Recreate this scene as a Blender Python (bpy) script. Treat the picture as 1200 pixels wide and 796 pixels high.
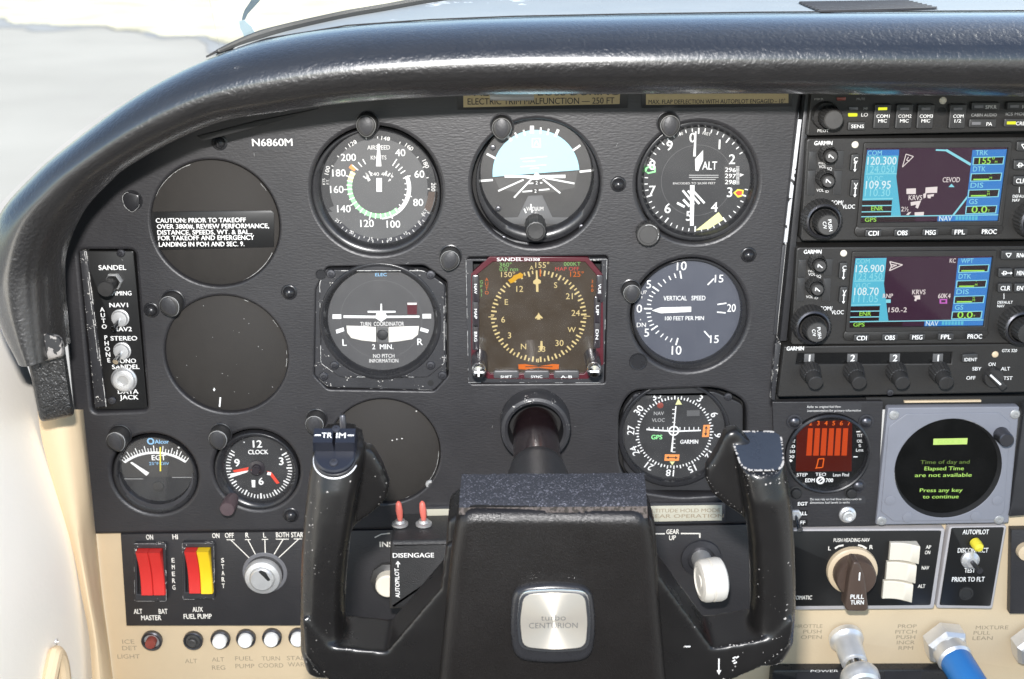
import bpy, bmesh, math, random
from mathutils import Vector, Matrix

# ---------------------------------------------------------------- camera
F_PX, PITCH, ROLL = 1550.0, math.radians(17.5), math.radians(0.4)
DN = 790.0            # mm from lens to the panel plane
CAM_Z = 1.75          # m above the apron
scene = bpy.context.scene
for o in list(bpy.data.objects):
    bpy.data.objects.remove(o)
fw = Vector((0, math.cos(PITCH), -math.sin(PITCH)))
r0 = Vector((1, 0, 0)); u0 = Vector((0, math.sin(PITCH), math.cos(PITCH)))
rt = r0 * math.cos(ROLL) - u0 * math.sin(ROLL)
up = u0 * math.cos(ROLL) + r0 * math.sin(ROLL)
cam_d = bpy.data.cameras.new('camera')
cam = bpy.data.objects.new('camera', cam_d)
scene.collection.objects.link(cam)
scene.camera = cam
cam_d.sensor_width = 36.0
cam_d.lens = 36.0 * F_PX / 1200.0
cam_d.clip_start = 0.02
cam_d.clip_end = 3000
cam.matrix_world = Matrix(((rt.x, up.x, -fw.x, 0), (rt.y, up.y, -fw.y, -DN / 1000),
                           (rt.z, up.z, -fw.z, CAM_Z), (0, 0, 0, 1)))
cam_d.dof.use_dof = True
cam_d.dof.focus_distance = 0.78
cam_d.dof.aperture_fstop = 14

# ---------------------------------------------------------------- light
SUN_EL, SUN_AZ = math.radians(36), math.radians(60)   # azimuth from +y towards +x
world = bpy.data.worlds.new('World'); scene.world = world
world.use_nodes = True
wn = world.node_tree.nodes; wl = world.node_tree.links
sky = wn.new('ShaderNodeTexSky'); sky.sky_type = 'NISHITA'; sky.sun_disc = False
sky.dust_density = .3; sky.sun_elevation = SUN_EL; sky.sun_rotation = SUN_AZ
wn['Background'].inputs[1].default_value = 0.15
wl.new(sky.outputs[0], wn['Background'].inputs[0])
sd = bpy.data.lights.new('sun', 'SUN'); sd.energy = 4.4; sd.angle = math.radians(0.5); sd.color = (1, .95, .87)
so = bpy.data.objects.new('sun', sd); scene.collection.objects.link(so)
sv = Vector((math.sin(SUN_AZ) * math.cos(SUN_EL), math.cos(SUN_AZ) * math.cos(SUN_EL), math.sin(SUN_EL)))
so.rotation_euler = sv.to_track_quat('Z', 'Y').to_euler()
# the camera's own flash, just above the lens
fd = bpy.data.lights.new('camera_flash', 'AREA'); fd.shape = 'RECTANGLE'; fd.size = .035; fd.size_y = .02
fd.energy = 6.8; fd.color = (1, .97, .95)
fo = bpy.data.objects.new('camera_flash', fd); scene.collection.objects.link(fo)
fo.location = Vector((0, -DN / 1000, CAM_Z)) + up * .085 + rt * -.02 - fw * .01
fo.rotation_euler = (-fw).to_track_quat('Z', 'Y').to_euler()
scene.view_settings.view_transform = 'Standard'
scene.view_settings.look = 'None'
EXPO = 0.75                                           # exposed for the shaded cabin: the apron outside burns out
scene.view_settings.exposure = EXPO
scene.view_settings.gamma = 1.0
scene.render.engine = 'CYCLES'
scene.cycles.max_bounces = 6
scene.cycles.transparent_max_bounces = 12
scene.cycles.caustics_reflective = False
scene.cycles.caustics_refractive = False

# ---------------------------------------------------------------- panel coordinates (mm): u right, v up, w towards the pilot
def P(px, py, w=0.0):
    d = fw + rt * ((px - 600) / F_PX) - up * ((py - 398) / F_PX)
    t = (DN - w) / d.y
    return (d.x * t, d.z * t)

def W(u, v, w):
    return Vector((u / 1000, -w / 1000, CAM_Z + v / 1000))

# ---------------------------------------------------------------- materials
MATS = {}
def mat(name, col, rough=.5, metal=0., bump=0., bscale=400., vary=0., vscale=60., emit=0., spec=.5,
        chips=None, coat=0., stretch=None, chipcol=(.62, .6, .56)):
    m = bpy.data.materials.new(name); m.use_nodes = True
    n = m.node_tree.nodes; l = m.node_tree.links
    b = n['Principled BSDF']
    b.inputs['Base Color'].default_value = (*col, 1)
    b.inputs['Roughness'].default_value = rough
    b.inputs['Metallic'].default_value = metal
    b.inputs['Specular IOR Level'].default_value = spec
    if coat:
        b.inputs['Coat Weight'].default_value = coat
        b.inputs['Coat Roughness'].default_value = .15
    if emit:
        b.inputs['Emission Color'].default_value = (*col, 1)
        b.inputs['Emission Strength'].default_value = emit
        b.inputs['Base Color'].default_value = (.002, .002, .002, 1); b.inputs['Specular IOR Level'].default_value = .15
    tc = n.new('ShaderNodeTexCoord')
    src = tc.outputs['Object']
    if stretch:
        mp = n.new('ShaderNodeMapping'); mp.inputs['Scale'].default_value = stretch
        l.new(src, mp.inputs[0]); src = mp.outputs[0]
    colsock = None
    if vary:
        tn = n.new('ShaderNodeTexNoise'); tn.inputs['Scale'].default_value = vscale
        tn.inputs['Detail'].default_value = 6; tn.inputs['Roughness'].default_value = .65
        l.new(tc.outputs['Object'], tn.inputs['Vector'])
        mx = n.new('ShaderNodeMix'); mx.data_type = 'RGBA'
        mx.inputs[6].default_value = tuple(c * (1 - vary) for c in col) + (1,)
        mx.inputs[7].default_value = tuple(min(1, c * (1 + vary)) for c in col) + (1,)
        l.new(tn.outputs[0], mx.inputs[0]); colsock = mx.outputs[2]
        rr = n.new('ShaderNodeMapRange'); rr.inputs[3].default_value = max(.05, rough - .12); rr.inputs[4].default_value = min(1, rough + .12)
        l.new(tn.outputs[0], rr.inputs[0]); l.new(rr.outputs[0], b.inputs['Roughness'])
    if chips:
        # paint knocked off: sharp edges first, scattered specks elsewhere
        ge = n.new('ShaderNodeNewGeometry')
        n1 = n.new('ShaderNodeTexNoise'); n1.inputs['Scale'].default_value = chips[0]; n1.inputs['Detail'].default_value = 3
        l.new(tc.outputs['Object'], n1.inputs['Vector'])
        n2 = n.new('ShaderNodeTexNoise'); n2.inputs['Scale'].default_value = chips[0] * .16; n2.inputs['Detail'].default_value = 2
        l.new(tc.outputs['Object'], n2.inputs['Vector'])
        a1 = n.new('ShaderNodeMath'); a1.operation = 'MULTIPLY_ADD'      # pointiness weight
        l.new(ge.outputs['Pointiness'], a1.inputs[0]); a1.inputs[1].default_value = chips[2]; a1.inputs[2].default_value = -.5 * chips[2]
        a2 = n.new('ShaderNodeMath'); a2.operation = 'ADD'; l.new(a1.outputs[0], a2.inputs[0]); l.new(n1.outputs[0], a2.inputs[1])
        a3 = n.new('ShaderNodeMath'); a3.operation = 'MULTIPLY_ADD'; l.new(n2.outputs[0], a3.inputs[0]); a3.inputs[1].default_value = chips[3] if len(chips) > 3 else .9; l.new(a2.outputs[0], a3.inputs[2])
        th = n.new('ShaderNodeMapRange'); th.inputs[1].default_value = chips[1]; th.inputs[2].default_value = chips[1] + .015
        l.new(a3.outputs[0], th.inputs[0])
        mc = n.new('ShaderNodeMix'); mc.data_type = 'RGBA'
        if colsock: l.new(colsock, mc.inputs[6])
        else: mc.inputs[6].default_value = (*col, 1)
        mc.inputs[7].default_value = (*chipcol, 1)
        l.new(th.outputs[0], mc.inputs[0]); colsock = mc.outputs[2]
    if colsock:
        l.new(colsock, b.inputs['Base Color'])
    if bump:
        tb = n.new('ShaderNodeTexNoise'); tb.inputs['Scale'].default_value = bscale; tb.inputs['Detail'].default_value = 3
        l.new(src, tb.inputs['Vector'])
        bp = n.new('ShaderNodeBump'); bp.inputs['Strength'].default_value = bump; bp.inputs['Distance'].default_value = .001
        l.new(tb.outputs[0], bp.inputs['Height']); l.new(bp.outputs[0], b.inputs['Normal'])
    MATS[name] = m
    return m

def grain_mat(name, col, rough, scale, strength, vary=.25, spec=.5, dist=.0012, dust=0.):
    """leather-like grain: voronoi cells with wrinkled noise"""
    m = mat(name, col, rough, vary=vary, vscale=30, spec=spec)
    n = m.node_tree.nodes; l = m.node_tree.links; b = n['Principled BSDF']
    tc = n.new('ShaderNodeTexCoord')
    wv = n.new('ShaderNodeTexNoise'); wv.inputs['Scale'].default_value = scale * .5
    l.new(tc.outputs['Object'], wv.inputs['Vector'])
    mx = n.new('ShaderNodeMix'); mx.data_type = 'RGBA'; mx.blend_type = 'ADD'; mx.inputs[0].default_value = .006
    l.new(tc.outputs['Object'], mx.inputs[6]); l.new(wv.outputs['Color'], mx.inputs[7])
    v = n.new('ShaderNodeTexVoronoi'); v.inputs['Scale'].default_value = scale; v.feature = 'SMOOTH_F1'
    l.new(mx.outputs[2], v.inputs['Vector'])
    n2 = n.new('ShaderNodeTexNoise'); n2.inputs['Scale'].default_value = scale * 1.7; n2.inputs['Detail'].default_value = 4
    l.new(tc.outputs['Object'], n2.inputs['Vector'])
    ad = n.new('ShaderNodeMath'); ad.operation = 'MULTIPLY_ADD'; ad.inputs[1].default_value = .6
    l.new(n2.outputs[0], ad.inputs[0]); l.new(v.outputs['Distance'], ad.inputs[2])
    bp = n.new('ShaderNodeBump'); bp.inputs['Strength'].default_value = strength; bp.inputs['Distance'].default_value = dist
    l.new(ad.outputs[0], bp.inputs['Height']); l.new(bp.outputs[0], b.inputs['Normal'])
    return m

def glass_mat(name, tint=(1, 1, 1), rough=.03, haze=0., hscale=90):
    m = bpy.data.materials.new(name); m.use_nodes = True
    n = m.node_tree.nodes; l = m.node_tree.links
    n.remove(n['Principled BSDF'])
    tr = n.new('ShaderNodeBsdfTransparent'); tr.inputs[0].default_value = (*tint, 1)
    gl = n.new('ShaderNodeBsdfGlossy'); gl.inputs['Roughness'].default_value = rough
    fr = n.new('ShaderNodeFresnel')
    ge = n.new('ShaderNodeNewGeometry'); mi = n.new('ShaderNodeMapRange')      # a thin pane reflects alike from both faces
    mi.inputs[3].default_value = 1.45; mi.inputs[4].default_value = 1 / 1.45
    l.new(ge.outputs['Backfacing'], mi.inputs[0]); l.new(mi.outputs[0], fr.inputs[0])
    ms = n.new('ShaderNodeMixShader'); l.new(fr.outputs[0], ms.inputs[0]); l.new(tr.outputs[0], ms.inputs[1]); l.new(gl.outputs[0], ms.inputs[2])
    out = ms.outputs[0]
    if haze:
        df = n.new('ShaderNodeBsdfDiffuse'); df.inputs[0].default_value = (.8, .8, .8, 1)
        m2 = n.new('ShaderNodeMixShader')
        tn = n.new('ShaderNodeTexNoise'); tn.inputs['Scale'].default_value = hscale; tn.inputs['Detail'].default_value = 7
        tc = n.new('ShaderNodeTexCoord'); l.new(tc.outputs['Object'], tn.inputs['Vector'])
        mr = n.new('ShaderNodeMapRange'); mr.inputs[1].default_value = .35; mr.inputs[2].default_value = .75
        mr.inputs[3].default_value = haze * .35; mr.inputs[4].default_value = haze * 1.8
        l.new(tn.outputs[0], mr.inputs[0]); l.new(mr.outputs[0], m2.inputs[0])
        l.new(out, m2.inputs[1]); l.new(df.outputs[0], m2.inputs[2]); out = m2.outputs[0]
    l.new(out, n['Material Output'].inputs[0])
    MATS[name] = m
    return m

mat('panel', (.027, .026, .028), .44, spec=.6, bump=.16, bscale=900, vary=.22, vscale=25, stretch=(.35, 1, 1))
mat('panel_edge', (.035, .035, .038), .55, bump=.1, bscale=900)
mat('dark', (.012, .012, .012), .7)
mat('case', (.030, .030, .032), .42, bump=.08, bscale=1200, vary=.2, vscale=60)
mat('case_worn', (.034, .034, .037), .42, bump=.1, bscale=900, vary=.25, vscale=50, chips=(900, 1.27, 1.6))
mat('bezel_gloss', (.022, .022, .024), .28, vary=.15, vscale=80)
mat('dial', (.026, .026, .027), .6, vary=.12, vscale=90)
mat('dial_tc', (.065, .064, .065), .6, vary=.08, vscale=70)
mat('dial_grey', (.10, .10, .10), .6, vary=.08, vscale=90)
mat('dial_brown', (.044, .042, .040), .55, vary=.1, vscale=90)
mat('dial_blue', (.068, .074, .096), .6, vary=.06, vscale=90)
mat('blank', (.036, .033, .030), .72, spec=.25, bump=.05, bscale=600, vary=.18, vscale=120, chips=(520, 1.40, 0), chipcol=(.3, .29, .27))
mat('white', (.86, .86, .84), .6)
mat('print', (.70, .69, .665), .6)
mat('print_dim', (.40, .40, .39), .6)
mat('print_grey', (.33, .27, .19), .7)
mat('print_blue', (.25, .5, .75), .6)
mat('cream', (.80, .77, .70), .55, vary=.05)
mat('green', (.30, .85, .33), .6)
mat('pale_green', (.55, .85, .5), .6)
mat('yellow', (.85, .72, .05), .6)
mat('pale_yellow', (.75, .75, .35), .6)
mat('orange', (.85, .30, .08), .6)
mat('red', (.75, .06, .03), .6)
mat('sky_blue', (.38, .68, .80), .6)
mat('ground_dial', (.05, .048, .045), .6)
mat('ground_dial2', (.085, .082, .078), .6)
mat('gold', (.45, .36, .20), .45, metal=.3, vary=.2, vscale=150)
mat('silver', (.82, .82, .81), .40, metal=.7, bump=.05, bscale=600, vary=.12, vscale=100)
mat('silver_dull', (.55, .55, .54), .48, metal=.7, vary=.25, vscale=120)
mat('chrome', (.8, .8, .8), .12, metal=1.)
mat('steel_dark', (.10, .10, .11), .35, metal=.8, vary=.2)
mat('bare_edge', (.75, .76, .78), .5, metal=.2, chips=(300, 1.1, 0), chipcol=(.04, .04, .04))
mat('radio', (.022, .0208, .0195), .48, bump=.12, bscale=1100, vary=.15, vscale=50)
mat('button', (.040, .040, .040), .42, bump=.04, bscale=900)
mat('knob', (.034, .033, .032), .45, bump=.06, bscale=900, vary=.2, vscale=100)
mat('knob_face', (.055, .053, .051), .5, vary=.2, vscale=150)
mat('clear_grey', (.16, .16, .17), .25)
mat('smoke', (.035, .03, .034), .2, coat=.4)
mat('key_grey', (.075, .075, .078), .35)
mat('grey_bezel', (.228, .236, .268), .5, bump=.05, bscale=900, vary=.07, vscale=60)
mat('tan', (.63, .505, .335), .5, bump=.06, bscale=700, vary=.1, vscale=22)
mat('tan_trim', (.72, .56, .36), .48, bump=.06, bscale=500, vary=.09, vscale=12)
mat('liner', (.93, .88, .79), .5, bump=.1, bscale=300, vary=.03, vscale=8)
mat('red_rocker', (.62, .035, .03), .32, vary=.08)
mat('yellow_rocker', (.85, .58, .02), .32, vary=.08)
mat('ivory', (.78, .73, .62), .4, vary=.04)
mat('ivory_tan', (.66, .53, .36), .45, vary=.05)
mat('brown_knob', (.085, .058, .045), .42, vary=.15)
mat('blue_knob', (.03, .20, .55), .35)
mat('red_tip', (.72, .17, .13), .4)
mat('lens_red', (.25, .06, .045), .25)
mat('yoke', (.011, .0102, .0098), .29, bump=.05, bscale=700, vary=.4, vscale=22, chips=(900, 1.36, 2.0), chipcol=(.4, .38, .36))
mat('yoke_top', (.030, .036, .048), .3, bump=.12, bscale=900, vary=.2, vscale=80, chips=(700, 1.32, 0))
mat('column', (.022, .013, .014), .17, vary=.15)
mat('velcro', (.030, .032, .040), .95, bump=1.0, bscale=1100, vary=.5, vscale=900, chips=(1000, .70, 0, .2), chipcol=(.15, .15, .175))
mat('fringe', (.085, .07, .062), .9, bump=.6, bscale=900, vary=.5, vscale=500, chips=(700, .62, 0, .2), chipcol=(.03, .025, .02))
mat('scuffed', (.30, .28, .26), .8, vary=.5, vscale=300, chips=(240, .97, 0), chipcol=(.03, .03, .03))
grain_mat('leather', (.009, .0075, .0068), .33, 1300, .27, dist=.0006)
gp_ = grain_mat('glare_pad', (.013, .012, .0115), .38, 430, .32, dist=.0014, spec=.4).node_tree.nodes['Principled BSDF']
gp_.inputs['Coat Weight'].default_value = 1.; gp_.inputs['Coat Roughness'].default_value = .22; gp_.inputs['Coat IOR'].default_value = 1.95
mat('crinkle', (.028, .028, .029), .42, bump=.5, bscale=1300, vary=.2)
grain_mat('leather_coarse', (.020, .020, .020), .35, 560, .7, dist=.0014)
mat('mauve_knob', (.085, .06, .065), .42, vary=.15)
mat('grey_frame', (.46, .44, .44), .45, vary=.15, vscale=80)
mat('switch_blue', (.014, .016, .024), .35)
mat('paint_chip', (.40, .38, .355), .6, vary=.2, vscale=400)
mat('deck', (.33, .35, .355), .45, bump=.05, bscale=200, vary=.12, vscale=30, chips=(60, 1.25, 0), chipcol=(.75, .78, .8))
mat('vent_slat', (.03, .035, .045), .8, spec=.15)
mat('maroon', (.085, .013, .020), .35, vary=.1)
mat('screen_dark', (.050, .037, .025), .22, vary=.1, vscale=20)
mat('lcd_off', (.008, .008, .008), .2)
mat('rubber', (.018, .018, .018), .6)
mat('placard_black', (.012, .012, .012), .35)
mat('label_paper', (.52, .50, .40), .6, vary=.1)
# things that give off light: screens and lamps
def emi(name, rgb, s=1.0): return mat(name, tuple((c / 255) ** 2.2 for c in rgb), .3, emit=s / 2 ** EXPO)
emi('e_map', (62, 36, 56)); emi('e_cyan', (92, 190, 218)); emi('e_blue', (58, 128, 205)); emi('e_bright', (225, 246, 250))
emi('e_ltcyan', (142, 222, 236)); emi('e_box', (42, 22, 28)); emi('e_lime', (165, 235, 90)); emi('e_white', (240, 228, 226)); emi('e_magenta', (205, 105, 200))
emi('e_lamp', (238, 242, 60), 1.1); emi('e_tan', (250, 225, 160)); emi('e_amber', (240, 180, 40)); emi('e_orange', (240, 120, 40)); emi('e_red', (225, 90, 80)); emi('e_green', (150, 205, 120))
emi('e_crt', (8, 9, 3)); emi('e_crt_green', (190, 240, 120)); emi('e_crt_dim', (110, 135, 70)); emi('e_crt_bar', (215, 250, 140))
emi('e_led', (205, 74, 28)); emi('e_led_dim', (84, 25, 10)); emi('e_led_bright', (250, 110, 40))
glass_mat('glass', haze=.014); glass_mat('glass_clean', haze=.003); glass_mat('windshield_glass', (.96, .98, .96), haze=.05, hscale=14)
M = MATS

# ---------------------------------------------------------------- text cache
_tc = {}
def text_mesh(s, bold=0.0):
    k = (s, round(min(bold, 0), 3))
    if k not in _tc:
        c = bpy.data.curves.new('t', 'FONT'); c.body = s; c.size = 1.0; c.resolution_u = 3; c.offset = min(bold, 0)
        c.align_x = 'LEFT'
        o = bpy.data.objects.new('t', c)
        me = bpy.data.meshes.new_from_object(o)
        vs = [(v.co.x, v.co.y) for v in me.vertices]; fs = [tuple(p.vertices) for p in me.polygons]
        bpy.data.objects.remove(o); bpy.data.curves.remove(c); bpy.data.meshes.remove(me)
        _tc[k] = (vs, fs)
    return _tc[k]

# ---------------------------------------------------------------- mesh builder (mm, thing-local)
class MB:
    def __init__(s): s.v = []; s.f = []
    def add(s, vs, fs):
        b = len(s.v); s.v += [tuple(x) for x in vs]; s.f += [tuple(i + b for i in f) for f in fs]; return s
    def lathe(s, prof, cx=0, cy=0, n=40, axis=None, org=None, knurl=0, sy=1.0):
        """prof: (r, z) list; about local z at (cx, cy), or about a given axis through org"""
        vs, fs = [], []
        if axis is None: ax, org_ = Vector((0, 0, 1)), Vector((cx, cy, 0))
        else: ax, org_ = Vector(axis).normalized(), Vector(org)
        e1 = ax.orthogonal().normalized() if axis is not None else Vector((1, 0, 0)); e2 = ax.cross(e1)
        m = len(prof)
        for i in range(n):
            a = 2 * math.pi * i / n
            for (r, z) in prof:
                rr = r * (1 - (knurl if (i % 2 and r > 0) else 0))
                vs.append(org_ + e1 * (rr * math.cos(a)) + e2 * (rr * math.sin(a) * sy) + ax * z)
        for i in range(n):
            j = (i + 1) % n
            for k in range(m - 1):
                q = (i * m + k, j * m + k, j * m + k + 1, i * m + k + 1)
                if prof[k][0] < 1e-6: q = (i * m + k, j * m + k + 1, i * m + k + 1)
                elif prof[k + 1][0] < 1e-6: q = (i * m + k, j * m + k, i * m + k + 1)
                fs.append(q)
        return s.add(vs, fs)
    def disc(s, cx, cy, r, z, n=48, sy=1.0):
        return s.add([(cx + r * math.cos(2 * math.pi * i / n), cy + sy * r * math.sin(2 * math.pi * i / n), z) for i in range(n)], [tuple(range(n))])
    def annulus(s, cx, cy, r0, r1, z, a0=0, a1=360, n=64):
        """angles clockwise from the top, degrees"""
        vs = []; full = abs(a1 - a0) >= 360
        k = max(2, int(n * abs(a1 - a0) / 360))
        for i in range(k + 1):
            a = math.radians(a0 + (a1 - a0) * i / k)
            vs += [(cx + r0 * math.sin(a), cy + r0 * math.cos(a), z), (cx + r1 * math.sin(a), cy + r1 * math.cos(a), z)]
        return s.add(vs, [(2 * i, 2 * i + 1, 2 * i + 3, 2 * i + 2)[::-1] if a1 < a0 else (2 * i, 2 * i + 1, 2 * i + 3, 2 * i + 2) for i in range(k)])
    def tick(s, cx, cy, ang, r0, r1, wd, z):
        a = math.radians(ang); d = Vector((math.sin(a), math.cos(a))); p = Vector((d.y, -d.x)) * wd / 2; c = Vector((cx, cy))
        q = [c + d * r0 - p, c + d * r0 + p, c + d * r1 + p, c + d * r1 - p]
        return s.add([(x.x, x.y, z) for x in q], [(0, 1, 2, 3)])
    def line(s, a, b, wd, z):
        a, b = Vector(a[:2]), Vector(b[:2]); d = (b - a).normalized(); p = Vector((-d.y, d.x)) * wd / 2
        q = [a - p, b - p, b + p, a + p]
        return s.add([(x.x, x.y, z) for x in q], [(0, 1, 2, 3)])
    def poly(s, pts, z):
        pts = ccw(pts)
        return s.add([(p[0], p[1], z) for p in pts], [tuple(range(len(pts)))])
    def prism(s, outline, z0, z1, bev=0., holes=(), seg=2, back=False, hole_bev=None):
        """outline/holes: lists of (x, y); front edge rounded by bev; holes rounded too"""
        hb = bev if hole_bev is None else hole_bev
        loops = []
        hbs = hb if isinstance(hb, (list, tuple)) else [hb] * len(holes)
        for li, (lp, sgn, bb) in enumerate([(ccw(outline), -1, bev)] + [(ccw(h), 1, q) for h, q in zip(holes, hbs)]):
            rings = [(0., z0)]
            if bb > 0:
                for k in range(seg + 1):
                    a = math.pi / 2 * k / seg
                    rings.append((bb * (1 - math.cos(a)), z1 - bb + bb * math.sin(a)))
            else: rings.append((0., z1))
            n = len(lp); base = len(s.v)
            for (off, z) in rings:
                for q in offset_loop(lp, sgn * off): s.v.append((q[0], q[1], z))
            for r in range(len(rings) - 1):
                for i in range(n):
                    j = (i + 1) % n
                    f = (base + r * n + i, base + r * n + j, base + (r + 1) * n + j, base + (r + 1) * n + i)
                    s.f.append(f if sgn < 0 else f[::-1])
            loops.append(list(range(base + (len(rings) - 1) * n, base + len(rings) * n)))
            if back and li == 0: s.f.append(tuple(range(base, base + n))[::-1])
        if not holes: s.f.append(tuple(loops[0]))
        else:
            vs, fs = fill2d([[(s.v[i][0], s.v[i][1]) for i in lp] for lp in loops])
            s.add([(x, y, z1) for x, y in vs], fs)
        return s
    def box(s, x0, y0, x1, y1, z0, z1, bev=.4, r=0., seg=2):
        return s.prism(rrect(x0, y0, x1, y1, r) if r else [(x0, y0), (x1, y0), (x1, y1), (x0, y1)], z0, z1, bev, seg=seg, back=True)
    def dome(s, cx, cy, r, z, h, n=20):
        pr = [(r * math.cos(a), z + h * math.sin(a)) for a in [i * math.pi / 2 / 5 for i in range(5)]] + [(0, z + h)]
        return s.lathe(pr, cx, cy, n)
    def tube(s, path, rad, n=16, caps=True, sq=None):
        """path of 3-D points; rad one value, a list, or list of (ra, rb)"""
        pts = [Vector(p) for p in path]; m = len(pts); base = len(s.v); prev = None
        for i, p in enumerate(pts):
            t = (pts[min(i + 1, m - 1)] - pts[max(i - 1, 0)]).normalized()
            e1 = (prev - t * prev.dot(t)).normalized() if prev else (Vector((1, 0, 0)) - t * t.x).normalized() if abs(t.x) < .9 else (Vector((0, 0, 1)) - t * t.z).normalized()
            prev = e1; e2 = t.cross(e1)
            r = rad[i] if isinstance(rad, (list, tuple)) else rad
            ra, rb = r if isinstance(r, tuple) else (r, r)
            for k in range(n):
                a = 2 * math.pi * k / n
                s.v.append(tuple(p + e1 * ra * math.cos(a) + e2 * rb * math.sin(a)))
        for i in range(m - 1):
            for k in range(n):
                j = (k + 1) % n
                s.f.append((base + i * n + k, base + i * n + j, base + (i + 1) * n + j, base + (i + 1) * n + k))
        if caps:
            s.f.append(tuple(base + k for k in range(n))[::-1]); s.f.append(tuple(base + (m - 1) * n + k for k in range(n)))
        return s
    def text(s, st, x, y, h, z, w=None, rot=0., bold=.012, align='c'):
        vs, fs = text_mesh(st, bold)
        if not vs: return s
        xs = [v[0] for v in vs]; x0, x1 = min(xs), max(xs); cap = .682
        sy = h / cap; sx = (w / (x1 - x0)) if w else sy
        ox = {'c': (x0 + x1) / 2, 'l': x0, 'r': x1}[align]
        ca, sa = math.cos(rot), math.sin(rot)
        bd = max(0, min(bold, .035)) if h > 2.4 else 0 if h < 1.7 else min(max(bold, 0), .008)
        for q, (dx, dy) in enumerate([(0, 0)] if bd < .005 else [(-1, -.4), (1, .4)] if bd < .02 else [(-1, -.6), (1, .6), (0, 0)]):
            out = []
            for a, b in vs:
                a = (a - ox + dx * bd * .8) * sx; b = (b - cap / 2 + dy * bd * .8) * sy
                out.append((x + a * ca - b * sa, y + a * sa + b * ca, z + .015 * q))
            s.add(out, fs)
        return s
    def mesh(s, name, smooth=35.):
        me = bpy.data.meshes.new(name)
        me.from_pydata([(a / 1000, b / 1000, c / 1000) for a, b, c in s.v], [], s.f)
        me.validate(); me.update()
        if smooth:
            for p in me.polygons: p.use_smooth = True
            me.set_sharp_from_angle(angle=math.radians(smooth))
        return me

def area(l): return sum(l[i][0] * l[(i + 1) % len(l)][1] - l[(i + 1) % len(l)][0] * l[i][1] for i in range(len(l)))
def ccw(l):
    l = [(p[0], p[1]) for p in l]
    return l if area(l) > 0 else l[::-1]
def offset_loop(lp, d):
    """positive grows (for ccw loops)"""
    if abs(d) < 1e-9: return lp
    out = []; n = len(lp)
    for i in range(n):
        a, b, c = Vector(lp[i - 1]), Vector(lp[i]), Vector(lp[(i + 1) % n])
        n1 = (b - a); n1 = Vector((n1.y, -n1.x)).normalized() if n1.length > 1e-9 else Vector((0, 0))
        n2 = (c - b); n2 = Vector((n2.y, -n2.x)).normalized() if n2.length > 1e-9 else n1
        nn = n1 + n2
        if nn.length < 1e-6: nn = n1
        nn.normalize(); k = max(.5, nn.dot(n1))
        q = b + nn * (d / k); out.append((q.x, q.y))
    return out
def fill2d(loops):
    c = bpy.data.curves.new('f', 'CURVE'); c.dimensions = '2D'; c.fill_mode = 'FRONT'
    for lp in loops:
        sp = c.splines.new('POLY'); sp.points.add(len(lp) - 1)
        for p, q in zip(sp.points, lp): p.co = (q[0], q[1], 0, 1)
        sp.use_cyclic_u = True
    o = bpy.data.objects.new('f', c); me = bpy.data.meshes.new_from_object(o)
    vs = [(v.co.x, v.co.y) for v in me.vertices]; fs = []
    for p in me.polygons:
        f = tuple(p.vertices)
        fs.append(f if area([vs[i] for i in f]) > 0 else f[::-1])
    bpy.data.objects.remove(o); bpy.data.curves.remove(c); bpy.data.meshes.remove(me)
    return vs, fs
def rrect(x0, y0, x1, y1, r, n=5):
    if x0 > x1: x0, x1 = x1, x0
    if y0 > y1: y0, y1 = y1, y0
    r = min(r, (x1 - x0) / 2 - .01, (y1 - y0) / 2 - .01); o = []
    for cx, cy, a0 in ((x1 - r, y1 - r, 0), (x0 + r, y1 - r, 90), (x0 + r, y0 + r, 180), (x1 - r, y0 + r, 270)):
        for i in range(n + 1):
            a = math.radians(a0 + 90 * i / n); o.append((cx + r * math.cos(a), cy + r * math.sin(a)))
    return o
def round_poly(pts, r, n=4):
    """round the corners of any polygon"""
    o = []; m = len(pts)
    for i in range(m):
        a, b, c = Vector(pts[i - 1]), Vector(pts[i]), Vector(pts[(i + 1) % m])
        ra = min(r, (a - b).length * .45, (c - b).length * .45)
        p, q = b + (a - b).normalized() * ra, b + (c - b).normalized() * ra
        for k in range(n + 1):
            t = k / n; s = p * (1 - t) ** 2 + b * 2 * t * (1 - t) + q * t * t; o.append((s.x, s.y))
    return o
def circ(cx, cy, r, n=56): return [(cx + r * math.cos(2 * math.pi * i / n), cy + r * math.sin(2 * math.pi * i / n)) for i in range(n)]

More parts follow.
